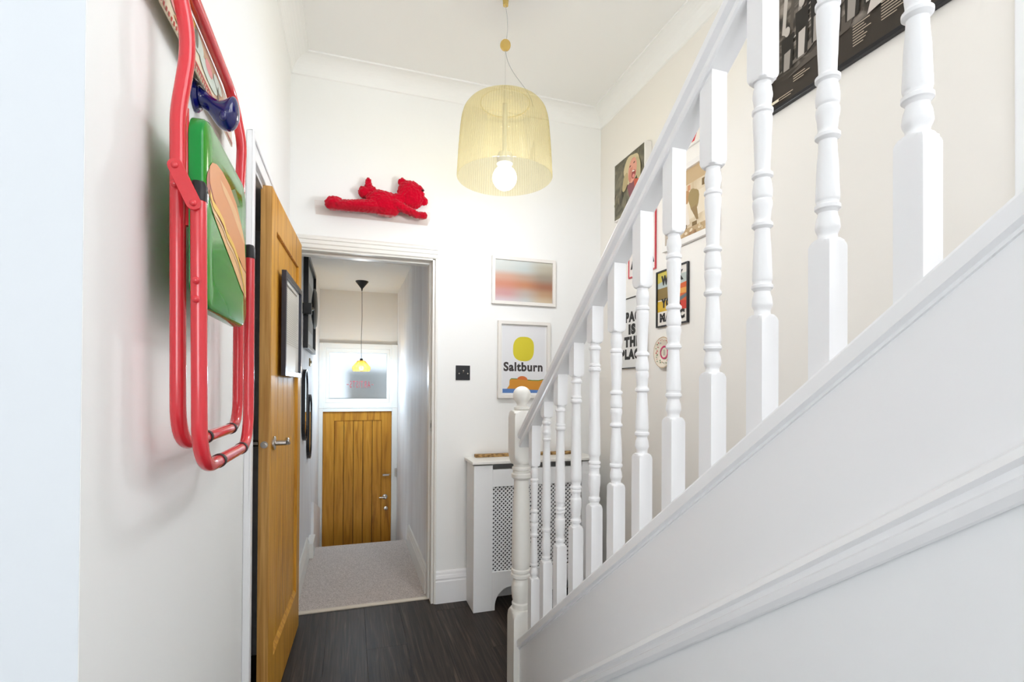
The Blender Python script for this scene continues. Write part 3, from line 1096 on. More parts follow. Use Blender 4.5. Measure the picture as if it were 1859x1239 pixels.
picture('face_canvas', 'picture of a laughing blond face on dark olive beside the handrail', 'right', XR, 2.652, 2.322, 2.25, 2.594, 0.007, 0.045, WFRAME, face, inset=0.003)


def red_frame_art(a):
    a.rect(flat(238, 230, 224), 0, 0, 1, 1)
    a.poly(INK, [(0.05, 0.12), (0.32, 0.62), (0.42, 0.62), (0.45, 0.12), (0.36, 0.12), (0.35, 0.28), (0.22, 0.28), (0.14, 0.12)])
    a.poly(INK, [(0.55, 0.10), (0.80, 0.50), (0.97, 0.10)])


picture('red_framed_print', 'small white print in a thin red frame behind the balusters', 'right', XR, 2.547, 2.275, 1.893, 2.25, 0.007, 0.010, mat('red_frame', (206, 70, 80), 0.35), red_frame_art)


def sepia(a):
    a.rect(noise_mat('sepia_print', [(0.36, (204, 182, 146)), (0.64, (230, 214, 186))], 12, 0.4, 6, 0.6, rand=False), 0, 0, 1, 1)
    a.rect(flat(200, 172, 132), 0, 0.78, 1, 1)
    a.poly(flat(232, 218, 194), [(0, 0.2), (1, 0.3), (1, 0.62), (0, 0.6)])
    a.poly(flat(186, 142, 96), ell(0.38, 0.58, 0.14, 0.12, 18, 0.5, 0.06))
    a.poly(flat(160, 138, 92), ell(0.60, 0.52, 0.11, 0.17, 18, 0.2, 0.08))
    a.poly(flat(150, 124, 84), [(0.54, 0.40), (0.66, 0.42), (0.70, 0.20), (0.66, 0.20)])
    a.poly(flat(234, 222, 206), [(0.30, 0.52), (0.46, 0.50), (0.52, 0.18), (0.34, 0.16)])
    for k, (x, y, sx, sy) in enumerate(((0.22, 0.74, .03, .04), (0.50, 0.72, .03, .04), (0.84, 0.70, .07, .05), (0.40, 0.16, .06, .03), (0.62, 0.16, .05, .03))):
        a.rect(flat(128, 104, 66) if k != 1 else flat(206, 150, 110), x - sx, y - sy, x + sx, y + sy)
    random.seed(9)
    a.rect(flat(188, 160, 120), 0, 0, 1, 0.13)
    for k in range(26):
        a.poly(flat(*random.choice([(214, 190, 150), (150, 116, 78), (232, 214, 184), (172, 132, 92)])), ell(random.random(), 0.02 + 0.10 * random.random(), 0.035, 0.022, 9, random.random() * 3))


picture('sepia_photo', 'sepia photo of stooping figures in a white frame behind the balusters', 'right', XR, 2.20, 1.80, 1.955, 2.335, 0.028, 0.022, WFRAME, sepia)


def red_letter(a):
    a.rect(flat(240, 232, 222), 0, 0, 1, 1)
    a.poly(flat(206, 40, 52), [(0.30, 0.05), (0.44, 0.05), (0.58, 0.35), (0.72, 0.12), (0.86, 0.12), (0.66, 0.52), (0.62, 0.75), (0.50, 0.75), (0.50, 0.50)])


picture('red_letter_print', 'white print with a red letter almost hidden above the sepia photo', 'right', XR, 2.07, 1.835, 2.412, 2.60, 0.008, 0.010, WFRAME, red_letter)


def work(a):
    a.rect(flat(236, 230, 220), 0, 0, 1, 1)
    a.rect(flat(186, 196, 190), 0, 0.60, 1, 0.86)
    a.poly(flat(206, 190, 88), [(0, 0.80), (0.5, 0.86), (0.5, 1.0), (0, 1.0)])
    a.rect(flat(138, 116, 66), 0, 0.48, 0.55, 0.70)
    a.rect(flat(214, 176, 58), 0, 0.26, 0.50, 0.46)
    a.poly(flat(212, 98, 50), [(0.45, 0.30), (1, 0.30), (1, 0.70), (0.45, 0.66)])
    a.poly(flat(226, 160, 78), [(0.5, 0.52), (1, 0.50), (1, 0.60), (0.5, 0.60)])
    a.poly(flat(206, 66, 52), [(0.4, 0.22), (1, 0.22), (1, 0.36), (0.7, 0.40), (0.4, 0.30)])
    a.poly(flat(110, 118, 120), [(0.62, 0.34), (1, 0.44), (1, 0.50), (0.6, 0.42)])
    a.text(INK, 'WORK', 0.13, 0.74, 0.88, 0.93, 0.08)
    a.text(INK, 'YOUR', 0.13, 0.32, 0.80, 0.50, 0.08)
    a.text(INK, 'MAGIC', 0.08, 0.06, 0.92, 0.23, 0.08)


picture('slogan_poster', 'colourful black-framed poster with bold black slogan lettering right of the plate', 'right', XR, 2.263, 2.004, 1.575, 1.868, 0.008, 0.014, BLACKF, work)


def space(a):
    a.rect(flat(230, 229, 226), 0, 0, 1, 1)
    for s, x0, x1, y in (('SPACE', 0.08, 0.94, 0.655), ('IS', 0.36, 0.62, 0.475), ('THE', 0.20, 0.80, 0.295), ('PLACE', 0.06, 0.94, 0.115)):
        a.text(INK, s, x0, y, x1, y + 0.155, 0.085)


picture('black_lettered_poster', 'white poster with stacked bold black words SPACE IS THE PLACE', 'right', XR, 2.655, 2.355, 1.372, 1.782, 0.005, 0.012, BLACKF, space)


def film(a):
    a.rect(noise_mat('grainy_print', [(0.36, (38, 34, 30)), (0.52, (74, 66, 58)), (0.68, (150, 140, 130))], 9, 0.4, 8, 1.2, vec_scale=(1, 1, 1.6), rand=False), 0, 0, 1, 1)
    G = [flat(120, 112, 104), flat(160, 152, 144), flat(200, 192, 184), flat(44, 40, 36), flat(94, 86, 78)]
    random.seed(21)
    a.rect(flat(60, 53, 46), 0, 0, 1, 0.20)
    # street buildings and diagonal roofs
    for k in range(9):
        x = 0.02 + 0.045 * k
        a.poly(G[(k * 2) % 5], [(x, 0.50), (x + 0.02, 0.48), (x + 0.05, 0.95), (x + 0.03, 0.98)])
    for k in range(8):
        y = 0.36 + 0.05 * k
        a.poly(G[(k + 1) % 3], [(0.10 + 0.03 * k, y), (0.36, y + 0.10), (0.36, y + 0.112), (0.10 + 0.03 * k, y + 0.010)])
    # kerb
    a.poly(G[0], [(0.0, 0.22), (0.14, 0.26), (0.40, 0.44), (0.40, 0.40), (0.2, 0.24)])
    a.poly(G[4], [(0.1, 0.16), (0.42, 0.20), (0.46, 0.34), (0.3, 0.26)])
    # standing figures
    for k in range(11):
        x = 0.10 + 0.083 * k
        hgt = random.uniform(0.28, 0.50)
        y0 = 0.22 + 0.03 * (k % 3)
        a.poly(G[3], [(x - 0.03, y0), (x + 0.03, y0), (x + 0.038, y0 + hgt * 0.75), (x - 0.036, y0 + hgt * 0.75)])
        a.poly(G[1 + k % 2], [(x - 0.022, y0), (x + 0.012, y0), (x + 0.020, y0 + hgt * 0.42), (x - 0.018, y0 + hgt * 0.40)])
        a.poly(G[2], ell(x, y0 + hgt * 0.86, 0.016, 0.035, 12))
    a.poly(flat(206, 196, 188), [(0.50, 0.20), (0.58, 0.22), (0.60, 0.44), (0.54, 0.40)])
    a.poly(flat(190, 184, 180), [(0.66, 0.22), (0.72, 0.23), (0.735, 0.44), (0.69, 0.42)])
    # blocks of small print
    T = flat(206, 190, 168)
    for bx, by, n_, w_ in ((0.04, 0.03, 2, 0.12), (0.14, 0.10, 3, 0.10), (0.30, 0.06, 6, 0.05), (0.44, 0.06, 8, 0.08), (0.56, 0.10, 7, 0.10), (0.74, 0.07, 8, 0.09), (0.88, 0.07, 8, 0.06)):
        for k in range(n_):
            a.rect(T, bx, by + 0.017 * k, bx + w_ * random.uniform(0.55, 1.0), by + 0.017 * k + 0.005)
    a.rect(flat(236, 226, 200), 0.015, 0.025, 0.06, 0.045)


picture('film_poster', 'large black-framed black and white street poster above the stairs', 'right', XR, 1.525, 0.74, 2.31, 2.86, 0.014, 0.020, BLACKF, film)

# decorative plate
pl = thing('wall_plate', (XR, 2.19, 1.362), 'round cream plate with a pink ring and flower border on the stair wall', 'plate')
pc = (XR - 0.002, 2.19, 1.442)
prof = [(0.0, -0.008), (0.036, -0.008), (0.042, -0.010), (0.074, -0.020), (0.080, -0.0205), (0.081, -0.019), (0.078, -0.017), (0.045, -0.002), (0.0, -0.001)]
MB().lathe(prof, pc, 48, 0, 'x').build('dish', mat('cream_china', (236, 224, 204), 0.15, coat=0.5), pl)
g = MB()
cm = [flat(206, 54, 108), flat(198, 96, 84), flat(104, 132, 92), flat(166, 160, 156), flat(170, 120, 60)]


def pf(rad, a):
    t = (rad - 0.042) / 0.032 if rad > 0.042 else 0
    return (pc[0] - 0.0105 - 0.0102 * min(max(t, 0), 1) - (0.0006 if rad < 0.042 else 0.0), pc[1] - rad * math.cos(a), pc[2] + rad * math.sin(a))


def ringart(r0, r1, mi, n=40):
    V = [pf(r0, 2 * PI * k / n) for k in range(n)] + [pf(r1, 2 * PI * k / n) for k in range(n)]
    g.add(V, [(k, (k + 1) % n, (k + 1) % n + n, k + n) for k in range(n)], mi)


ringart(0.0265, 0.0345, 0)
ringart(0.0765, 0.0785, 4)
random.seed(5)
for k in range(34):
    a0 = 2 * PI * k / 34
    r0 = 0.058 + random.uniform(-.008, .008)
    rs = random.uniform(0.0025, 0.005)
    mi = random.choice([1, 1, 2, 2, 3])
    V = [pf(r0, a0)]
    for j in range(7):
        b_ = 2 * PI * j / 7
        V.append(pf(r0 + rs * math.cos(b_), a0 + rs * math.sin(b_) / r0))
    g.add([(x - 0.0006, y, z) for x, y, z in V], [(0, j + 1, (j + 1) % 7 + 1) for j in range(7)], mi)
for k in range(6):
    V = [(pc[0] - 0.0105, pc[1] + s * 0.008, pc[2] - 0.014 + 0.005 * k + u) for s, u in ((-1, 0), (1, 0), (1, 0.002), (-1, 0.002))]
    g.add(V, [(0, 1, 2, 3)], 3)
g.build('painted_pattern', cm, pl)


# vestibule frame, wall lamp, switch, mirrors
def poster_v(a):
    a.rect(flat(196, 200, 202), 0, 0, 1, 1)
    a.rect(flat(150, 154, 156), 0.1, 0.2, 0.9, 0.8)


picture('glazed_frame', 'tall black-framed picture high on the lobby left wall', 'left', -0.30, 3.50, 4.25, 1.51, 2.14, 0.03, 0.03, BLACKF, poster_v)
wl = thing('wall_fixture', (-0.30, 3.62, 1.76), 'black disc on a small wall bracket in front of the tall black frame', 'wall fixture')
box('bracket', -0.2985, -0.245, 3.44, 3.49, 1.725, 1.795, BLACK, wl, 0.003)
MB().tube([(-0.27, 3.465, 1.76), (-0.25, 3.54, 1.77), (-0.243, 3.66, 1.79)], 0.012, 12).build('arm', BLACK, wl)
MB().lathe([(0.0, 0.0), (0.07, 0.0), (0.135, 0.012), (0.14, 0.020), (0.12, 0.030), (0.05, 0.036), (0.0, 0.037)], (-0.262, 3.70, 1.795), 40, 0, 'x').build('disc', BLACK, wl)
sw = thing('brass_switch', (-0.30, 4.04, 1.40), 'small brass switch on the lobby left wall above the mirrors', 'light switch')
box('plate', -0.2995, -0.292, 4.0, 4.085, 1.41, 1.47, BRASS, sw, 0.002)
box('toggle', -0.292, -0.284, 4.03, 4.05, 1.432, 1.452, BRASS, sw, 0.002)


def pill(yc, zc, hw_, hh, n=12):
    P = []
    for k in range(n + 1):
        a = PI * k / n
        P.append((yc + hw_ * math.cos(a), zc + hh - hw_ + hw_ * math.sin(a)))
    for k in range(n + 1):
        a = PI + PI * k / n
        P.append((yc + hw_ * math.cos(a), zc - hh + hw_ + hw_ * math.sin(a)))
    return P


for nm, yc, zc, hw_, lab in (('pill_mirror', 3.55, 1.135, 0.12, 'higher and nearer of two pill-shaped black-rimmed mirrors in the lobby'), ('pill_mirror', 3.93, 0.965, 0.12, 'lower and farther of two pill-shaped black-rimmed mirrors in the lobby')):
    t = thing(nm, (-0.30, yc, zc - 0.23), lab, 'mirror', 'pill-shaped lobby mirrors')
    o_, i_ = pill(yc, zc, hw_, 0.235), pill(yc, zc, hw_ - 0.008, 0.227)
    nn = len(o_)
    V = [(-0.299, a, b) for a, b in o_] + [(-0.278, a, b) for a, b in o_] + [(-0.278, a, b) for a, b in i_] + [(-0.284, a, b) for a, b in i_]
    F = []
    for k in range(nn):
        k2 = (k + 1) % nn
        for q in range(3):
            F.append((q * nn + k, q * nn + k2, (q + 1) * nn + k2, (q + 1) * nn + k))
    MB().add(V, F).build('rim', BLACKF, t)
    MB().prism(i_, lambda a, b, d: (d, a, b), -0.2985, -0.284).build('mirror_glass', MIRROR, t)

# ------------------------------------------------------------------ acrylic shelf and plush toy
sh = thing('wall_shelf', (0.11, YB, 2.195), 'clear acrylic picture ledge above the lobby doorway', 'shelf')
box('back_plate', -0.19, 0.415, YB - 0.005, YB - 0.001, 2.196, 2.245, ACRYLIC, sh)
box('base_plate', -0.19, 0.415, YB - 0.105, YB - 0.005, 2.196, 2.201, ACRYLIC, sh)
box('front_lip', -0.19, 0.415, YB - 0.105, YB - 0.101, 2.201, 2.238, ACRYLIC, sh)

ty = thing('plush_toy', (0.13, YB - 0.05, 2.201), 'red fluffy plush toy reclining on the clear shelf above the doorway', 'soft toy')
yt = YB - 0.053
b = MB()


def seg_(p, q, r0, r1, n=6):
    for k in range(n + 1):
        t = k / n
        b.sphere([p[i] + (q[i] - p[i]) * t for i in range(3)], r0 + (r1 - r0) * t, 14, 10)


b.sphere((0.165, yt, 2.278), (0.098, 0.044, 0.070), rot=Matrix.Rotation(0.25, 3, 'Y'))
b.sphere((0.315, yt, 2.345), (0.074, 0.046, 0.080), rot=Matrix.Rotation(-0.5, 3, 'Y'))
b.sphere((0.350, yt - 0.004, 2.370), (0.036, 0.034, 0.030))
b.sphere((0.268, yt, 2.408), (0.024, 0.016, 0.026))
b.sphere((0.388, yt, 2.318), (0.022, 0.016, 0.024))
seg_((0.215, yt, 2.300), (0.28, yt, 2.32), 0.034, 0.034)
# legs towards the left
seg_((0.11, yt - 0.012, 2.252), (-0.07, yt - 0.020, 2.232), 0.036, 0.026, 9)
seg_((0.11, yt + 0.014, 2.266), (-0.06, yt + 0.022, 2.254), 0.034, 0.025, 9)
b.sphere((-0.100, yt - 0.018, 2.241), (0.042, 0.028, 0.036))
b.sphere((-0.088, yt + 0.020, 2.260), (0.040, 0.026, 0.034))
# raised arm and resting arm
seg_((0.20, yt + 0.014, 2.318), (0.10, yt + 0.018, 2.338), 0.028, 0.026)
seg_((0.10, yt + 0.018, 2.338), (0.060, yt + 0.018, 2.335), 0.033, 0.031, 3)
seg_((0.085, yt + 0.016, 2.345), (0.083, yt + 0.014, 2.400), 0.024, 0.015)
seg_((0.23, yt - 0.020, 2.275), (0.345, yt - 0.024, 2.226), 0.026, 0.019, 7)
b.sphere((0.375, yt - 0.024, 2.226), (0.030, 0.022, 0.020))
body = b.build('body', PLUSH, ty)
rm = body.modifiers.new('remesh', 'REMESH')
rm.mode = 'VOXEL'
rm.voxel_size = 0.0036
rm.use_smooth_shade = True
tx = bpy.data.textures.new('fur', 'CLOUDS')
tx.noise_scale = 0.011
tx.noise_depth = 2
dm = body.modifiers.new('fur', 'DISPLACE')
dm.texture = tx
dm.strength = 0.015
dm.mid_level = 0.45
MB().sphere((0.377, yt - 0.034, 2.366), (0.008, 0.007, 0.006), 12, 8).build('nose', flat(90, 24, 30), ty)

# ------------------------------------------------------------------ hall pendant
PX, PY = 0.65, 2.136
pd = thing('pendant_lamp', (PX, PY, 2.2), 'large ribbed straw-tinted clear drum pendant lamp in the hall', 'pendant lamp')
GOLD = mat('pale_gold', (214, 186, 110), 0.2, metal=0.6)
MB().lathe([(0.0, ZC - 0.001), (0.022, ZC - 0.001), (0.022, ZC - 0.012), (0.014, ZC - 0.02), (0.012, ZC - 0.05), (0.0, ZC - 0.05)], (PX, PY, 0), 32).build('ceiling_rose', GOLD, pd)
MB().sphere((PX, PY, 2.80), (0.024, 0.024, 0.024)).build('cord_grip', clear_mat('gold_acrylic', (250, 232, 180), 0.5), pd)
P = []
for k in range(13):
    t = k / 12
    P.append((PX + 0.010 * math.sin(t * PI), PY, ZC - 0.05 - t * (ZC - 0.05 - 2.80)))
MB().tube(P, 0.0016, 8).build('cord', mat('clear_flex', (190, 190, 188), 0.3), pd)
P = []
for k in range(25):
    t = k / 24
    P.append((PX + 0.135 * (t - 0.12 * math.sin(2 * PI * t)), PY + 0.02 * math.sin(PI * t), 2.80 - 0.255 * t))
MB().tube(P, 0.0016, 8).build('cord', MATS['clear_flex'], pd)
MB().tube([(PX, PY, 2.80), (PX, PY, 2.53)], 0.0006, 6).build('steel_wire', MATS['clear_flex'], pd)
# ribbed shade, a fluted thin wall
prof = [(0.2125, 2.200), (0.2095, 2.26), (0.206, 2.32), (0.2015, 2.38), (0.197, 2.43), (0.192, 2.465), (0.183, 2.495), (0.168, 2.517), (0.148, 2.53), (0.11, 2.536)]
NR = 110
seg = NR * 4
V, F = [], []
for layer in (0, 1):
    for j, (r, z) in enumerate(prof):
        amp = 0.0022 if z < 2.5 else 0.0022 * max(0, (2.536 - z) / 0.036)
        for k in range(seg):
            a = 2 * PI * k / seg
            q = r - layer * 0.0025 + (amp * (0.5 + 0.5 * math.cos(NR * a)) if layer == 0 else 0)
            V.append((PX + q * math.cos(a), PY + q * math.sin(a), z))
n1 = len(prof) * seg
for layer in (0, 1):
    for j in range(len(prof) - 1):
        for k in range(seg):
            k2 = (k + 1) % seg
            q = [layer * n1 + j * seg + k, layer * n1 + j * seg + k2, layer * n1 + (j + 1) * seg + k2, layer * n1 + (j + 1) * seg + k]
            F.append(tuple(q if layer == 0 else q[::-1]))
for j in (0, len(prof) - 1):
    for k in range(seg):
        k2 = (k + 1) % seg
        F.append((j * seg + k, j * seg + k2, n1 + j * seg + k2, n1 + j * seg + k))
mb = MB()
mb.v, mb.f, mb.s = V, F, [True] * len(F)
mb.m = [1 if (len(set(f)) == 4 and f[0] < n1 and f[2] < n1 and f[0] % 4 in (0, 3)) else 0 for f in F]
mb.build('shade', [SHADE, SHADERIB], pd, angle=60)
MB().lathe([(0.0, 2.536), (0.112, 2.536), (0.112, 2.533), (0.0, 2.533)], (PX, PY, 0), 48).build('top_disc', SHADE, pd)
MB().tube([(PX, PY, 2.535), (PX, PY, 2.30)], [0.011, 0.011], 16).build('lamp_stem', mat('milky_white', (240, 240, 236), 0.4), pd)
MB().lathe([(0.0, 2.315), (0.030, 2.31), (0.036, 2.295), (0.036, 2.262), (0.030, 2.255), (0.0, 2.255)], (PX, PY, 0), 28).build('lamp_holder', MATS['milky_white'], pd)
BULB = mat('lit_bulb', (255, 250, 240), 0.3, emit=((255, 244, 226), 9.0))
MB().sphere((PX, PY, 2.200), 0.054, 28, 18).build('bulb', BULB, pd)
ld = bpy.data.lights.new('pendant_light', 'POINT')
ld.energy = 12
ld.color = (0.92, 0.97, 1.05)
ld.shadow_soft_size = 0.06
lo = bpy.data.objects.new('pendant_light', ld)
lo.location = (PX, PY, 2.115)
COL.objects.link(lo)

# ------------------------------------------------------------------ lobby pendant
QX, QY = 0.088, 4.756
p2 = thing('pendant_lamp', (QX, QY, 1.378), 'small amber glass pendant lamp with black cone canopy in the lobby', 'pendant lamp')
MB().lathe([(0.0, 2.2245), (0.057, 2.2245), (0.057, 2.219), (0.010, 2.160), (0.006, 2.150), (0.006, 2.138), (0.0, 2.138)], (QX, QY, 0), 32).build('canopy', BLACK, p2)
MB().tube([(QX, QY, 2.14), (QX + 0.003, QY, 1.9), (QX - 0.002, QY, 1.7), (QX, QY, 1.51)], 0.002, 8).build('cord', BLACK, p2)
MB().lathe([(0.0, 1.518), (0.012, 1.516), (0.014, 1.50), (0.012, 1.488), (0.0, 1.488)], (QX, QY, 0), 16).build('lamp_holder', BLACK, p2)
prof = [(0.018, 1.500), (0.032, 1.495), (0.080, 1.437), (0.080, 1.425), (0.072, 1.400), (0.070, 1.400), (0.078, 1.426), (0.078, 1.436), (0.031, 1.492), (0.018, 1.497)]
MB().lathe(prof, (QX, QY, 0), 8, closed=True).build('shade', AMBER, p2, angle=10)
rb = MB()
for k in range(8):
    a = 2 * PI * k / 8 + PI / 4
    rb.tube([(QX + r * math.cos(a), QY + r * math.sin(a), z) for r, z in ((0.032, 1.496), (0.081, 1.438), (0.081, 1.425), (0.072, 1.40))], 0.0012, 6)
rb.build('leading', BRASS, p2)
MB().sphere((QX, QY, 1.43), 0.022, 18, 12).build('bulb', mat('warm_bulb', (255, 226, 170), 0.3, emit=((255, 214, 140), 30.0)), p2)
ld = bpy.data.lights.new('lobby_light', 'POINT')
ld.energy = 7.5
ld.color = (0.72, 0.94, 1.14)
ld.shadow_soft_size = 0.05
lo = bpy.data.objects.new('lobby_light', ld)
lo.location = (QX, QY, 1.36)
COL.objects.link(lo)

# ------------------------------------------------------------------ folding chair on the wall
ch = thing('folding_chair', (-0.272, 1.16, 1.11), 'red tubular folding chair with green printed seat hung flat on the left wall', 'chair')


def fillet(pts, rad, n=8):
    pts = [Vector(p) for p in pts]
    out = [pts[0]]
    for i in range(1, len(pts) - 1):
        a, b_, c_ = pts[i - 1], pts[i], pts[i + 1]
        r = rad[i] if isinstance(rad, dict) and i in rad else (rad if not isinstance(rad, dict) else 0)
        if not r:
            out.append(b_)
            continue
        u = (a - b_).normalized()
        v = (c_ - b_).normalized()
        angle = u.angle(v)
        d_ = min(r / math.tan(angle / 2), (a - b_).length * 0.49, (c_ - b_).length * 0.49)
        p0, p1 = b_ + u * d_, b_ + v * d_
        for k in range(n + 1):
            t = k / n
            out.append(p0 * (1 - t) ** 2 + b_ * 2 * t * (1 - t) + p1 * t * t)
    out.append(pts[-1])
    return out


TR = 0.0118
# long loop: back and front legs; starts and ends in the middle of the bottom bar
A_ = fillet([(-.272, 1.17, 1.155), (-.272, .955, 1.155), (-.272, .938, 1.70), (-.258, .945, 1.823), (-.288, .935, 1.985), (-.288, 1.395, 1.985), (-.268, 1.410, 1.87), (-.272, 1.405, 1.72), (-.272, 1.410, 1.155), (-.272, 1.17, 1.155)],
             {1: .075, 2: .30, 3: .30, 4: .11, 5: .11, 6: .20, 7: .20, 8: .075}, 10)
MB().tube(A_, TR, 18).build('long_frame', RED, ch)
B_ = fillet([(-.238, .925, 1.556), (-.236, .938, 1.115), (-.236, 1.345, 1.115), (-.238, 1.350, 1.575)], {1: .085, 2: .085}, 12)
MB().tube(B_, TR, 18).build('short_frame', RED, ch)
for p, q in (((-.238, .925, 1.555), 0), ((-.238, 1.350, 1.567), 0)):
    z0 = p[2]
    MB().lathe([(TR + .001, z0), (TR + .001, z0 + .024), (TR * .8, z0 + .032), (0, z0 + .035)], (p[0], p[1], 0), 18).build('end_cap', RUBBER, ch)
for x, z, ys in ((-.272, 1.155, (1.12, 1.335)), (-.236, 1.115, (1.062, 1.262))):
    for y in ys:
        mb = MB()
        mb.tube([(x, y - .007, z), (x, y + .007, z)], TR + .0016, 18)
        mb.build('rubber_foot', RUBBER, ch)
# link plates with rivets on both sides
for y, s in ((.923, -1), (1.36, 1)):
    y0 = y + s * (-TR - .001 if s < 0 else TR + .001)
    yb_ = min(y, .92) - .0125 if s < 0 else 1.3735
    P = []
    c0, c1 = (-.267, 1.604), (-.241, 1.547)
    dx, dz = c1[0] - c0[0], c1[1] - c0[1]
    L = math.hypot(dx, dz)
    nx, nz = -dz / L * .011, dx / L * .011
    ang0 = math.atan2(nz, nx)
    for k in range(9):
        a = ang0 + PI * k / 8
        P.append((c0[0] + .011 * math.cos(a), c0[1] + .011 * math.sin(a)))
    for k in range(9):
        a = ang0 + PI + PI * k / 8
        P.append((c1[0] + .011 * math.cos(a), c1[1] + .011 * math.sin(a)))
    yy0 = .908 if s < 0 else 1.366
    lk = MB().prism(P, lambda a, b_, d_: (a, d_, b_), yy0, yy0 + .004).build('link_plate', RED, ch, 0.0008)
    for (rx, rz) in (c0, c1):
        MB().sphere((rx, yy0 if s < 0 else yy0 + .004, rz), (.0055, .004, .0055), 14, 8).build('rivet', RED, lk)
for z in (1.43, 1.40, 1.585):
    x = -.238 if z < 1.5 else -.272
    MB().sphere((x, .925 - TR if z < 1.5 else .935 - TR, z - 0.005), (.006, .004, .006), 14, 8).build('rivet', RED, ch)
# seat support tube beside the seat edge
MB().tube([(-.266, .948, 1.715), (-.262, .948, 1.52)], .007, 12).build('seat_bracket', RED, ch)
MB().tube([(-.266, 1.300, 1.715), (-.262, 1.300, 1.52)], .007, 12).build('seat_bracket', RED, ch)


# seat: rounded panel with turned-down rim
def rrect(a0, a1, b0, b1, r, n=8):
    P = []
    for cx_, cy_, s0 in ((a1 - r, b1 - r, 0), (a0 + r, b1 - r, 1), (a0 + r, b0 + r, 2), (a1 - r, b0 + r, 3)):
        for k in range(n + 1):
            a = PI / 2 * (s0 + k / n)
            P.append((cx_ + r * math.cos(a), cy_ + r * math.sin(a)))
    return P


SY0, SY1, SZ0, SZ1 = .943, 1.288, 1.388, 1.716


def seatx(a, b_):
    # slightly dished panel, leaning a little out at the bottom
    t = (b_ - SZ0) / (SZ1 - SZ0)
    return -.231 - .004 * t


V, F = [], []
ins = [(0.0, -0.024), (0.0, -0.008), (0.0025, -0.003), (0.008, 0.0), (0.05, 0.0), (0.11, 0.0)]
NP = 36
for off, dx in ins:
    pr = rrect(SY0 + off, SY1 - off, SZ0 + off, SZ1 - off, max(0.045 - off * .5, 0.01))
    for a, b_ in pr:
        V.append((seatx(a, b_) + dx, a, b_))
mb = MB()
NP = len(pr)
for i in range(len(ins) - 1):
    for k in range(NP):
        k2 = (k + 1) % NP
        F.append((i * NP + k, i * NP + k2, (i + 1) * NP + k2, (i + 1) * NP + k))
F.append(tuple((len(ins) - 1) * NP + k for k in range(NP)))
F.append(tuple(range(NP - 1, -1, -1)))
mb.add(V, F, 0, True)
mats_seat = [GREEN, GREENEDGE]
for k in range(2 * NP):
    mb.m[k] = 1
seat = mb.build('seat', mats_seat, ch, angle=50)

# printed sausage roll on the seat
pr = MB()
inks = [flat(226, 150, 84), flat(236, 184, 122), flat(176, 92, 66), flat(244, 196, 70), flat(244, 214, 166), flat(92, 120, 40)]


def sp(mi, pts, k):
    """strip between two curves following the panel"""
    V = []
    n_ = len(pts)
    for a, b0, b1 in pts:
        for bb in (b0, b1):
            V.append((seatx(a, bb) + .0006 + .0002 * k, a, bb))
    pr.add(V, [(2 * i, 2 * i + 2, 2 * i + 3, 2 * i + 1) for i in range(n_ - 1)], mi, True)


def spoly(mi, pts, k):
    pr.add([(seatx(a, b_) + .0006 + .0002 * k, a, b_) for a, b_ in pts], [tuple(range(len(pts)))], mi)


spoly(5, [(1.112, 1.643), (1.166, 1.668), (1.215, 1.650), (1.167, 1.633), (1.127, 1.628)], 0)
spoly(2, [(0.950, 1.603), (0.955, 1.616), (0.967, 1.628), (0.993, 1.594), (1.033, 1.572), (1.093, 1.558), (1.063, 1.543), (1.002, 1.558), (0.962, 1.581), (0.952, 1.589)], 1)
spoly(1, [(0.958, 1.587), (0.994, 1.572), (1.049, 1.557), (1.131, 1.541), (1.239, 1.519), (1.272, 1.514), (1.272, 1.458), (1.224, 1.469), (1.133, 1.505), (1.05, 1.535), (0.995, 1.556)], 2)
spoly(0, [(0.967, 1.631), (0.984, 1.645), (1.014, 1.655), (1.058, 1.659), (1.117, 1.655), (1.178, 1.639), (1.223, 1.611), (1.26, 1.583), (1.272, 1.517), (1.239, 1.52), (1.156, 1.545), (1.084, 1.561), (1.033, 1.572), (0.993, 1.586), (0.968, 1.605)], 3)
spoly(1, [(1.038, 1.638), (1.089, 1.637), (1.168, 1.626), (1.236, 1.6), (1.255, 1.575), (1.191, 1.593), (1.118, 1.615), (1.059, 1.626)], 4)
MU = [(0.968, 1.587), (0.987, 1.574), (1.029, 1.571), (1.062, 1.565), (1.089, 1.551), (1.141, 1.543), (1.188, 1.527), (1.228, 1.501), (1.26, 1.466)]
sp(3, [(a, b_ - .006, b_ + .006) for a, b_ in MU], 6)
sp(4, [(a, b_ - .016, b_ - .012) for a, b_ in MU], 6)
pr.build('seat_print', inks, seat)

# backrest panel with patterned border
V, F = [], []
bp = MB()
BZ0, BZ1 = 1.878, 1.978


def backx(a, z):
    return -.2985 - .04 * max(0, z - 1.878) + .003 * math.sin(PI * (a - .90) / .55)


na = 28
zs = [BZ0 + (BZ1 - BZ0) * k / 8 for k in range(9)]
ys = [.893 + (1.452 - .893) * k / na for k in range(na + 1)]
for t_ in (0.0, .003):
    for z in zs:
        for y in ys:
            V.append((backx(y, z) - t_, y, z))
W_ = na + 1
for l in (0, 1):
    o_ = l * W_ * 9
    for j in range(8):
        for i in range(na):
            q = [o_ + j * W_ + i, o_ + j * W_ + i + 1, o_ + (j + 1) * W_ + i + 1, o_ + (j + 1) * W_ + i]
            F.append(tuple(q if l == 0 else q[::-1]))
o2 = W_ * 9
for i in range(na):
    F.append((i, i + 1, o2 + i + 1, o2 + i))
    F.append((8 * W_ + i, 8 * W_ + i + 1, o2 + 8 * W_ + i + 1, o2 + 8 * W_ + i))
for j in range(8):
    F.append((j * W_, (j + 1) * W_, o2 + (j + 1) * W_, o2 + j * W_))
    F.append((j * W_ + na, (j + 1) * W_ + na, o2 + (j + 1) * W_ + na, o2 + j * W_ + na))
bp.add(V, F, 0, True)
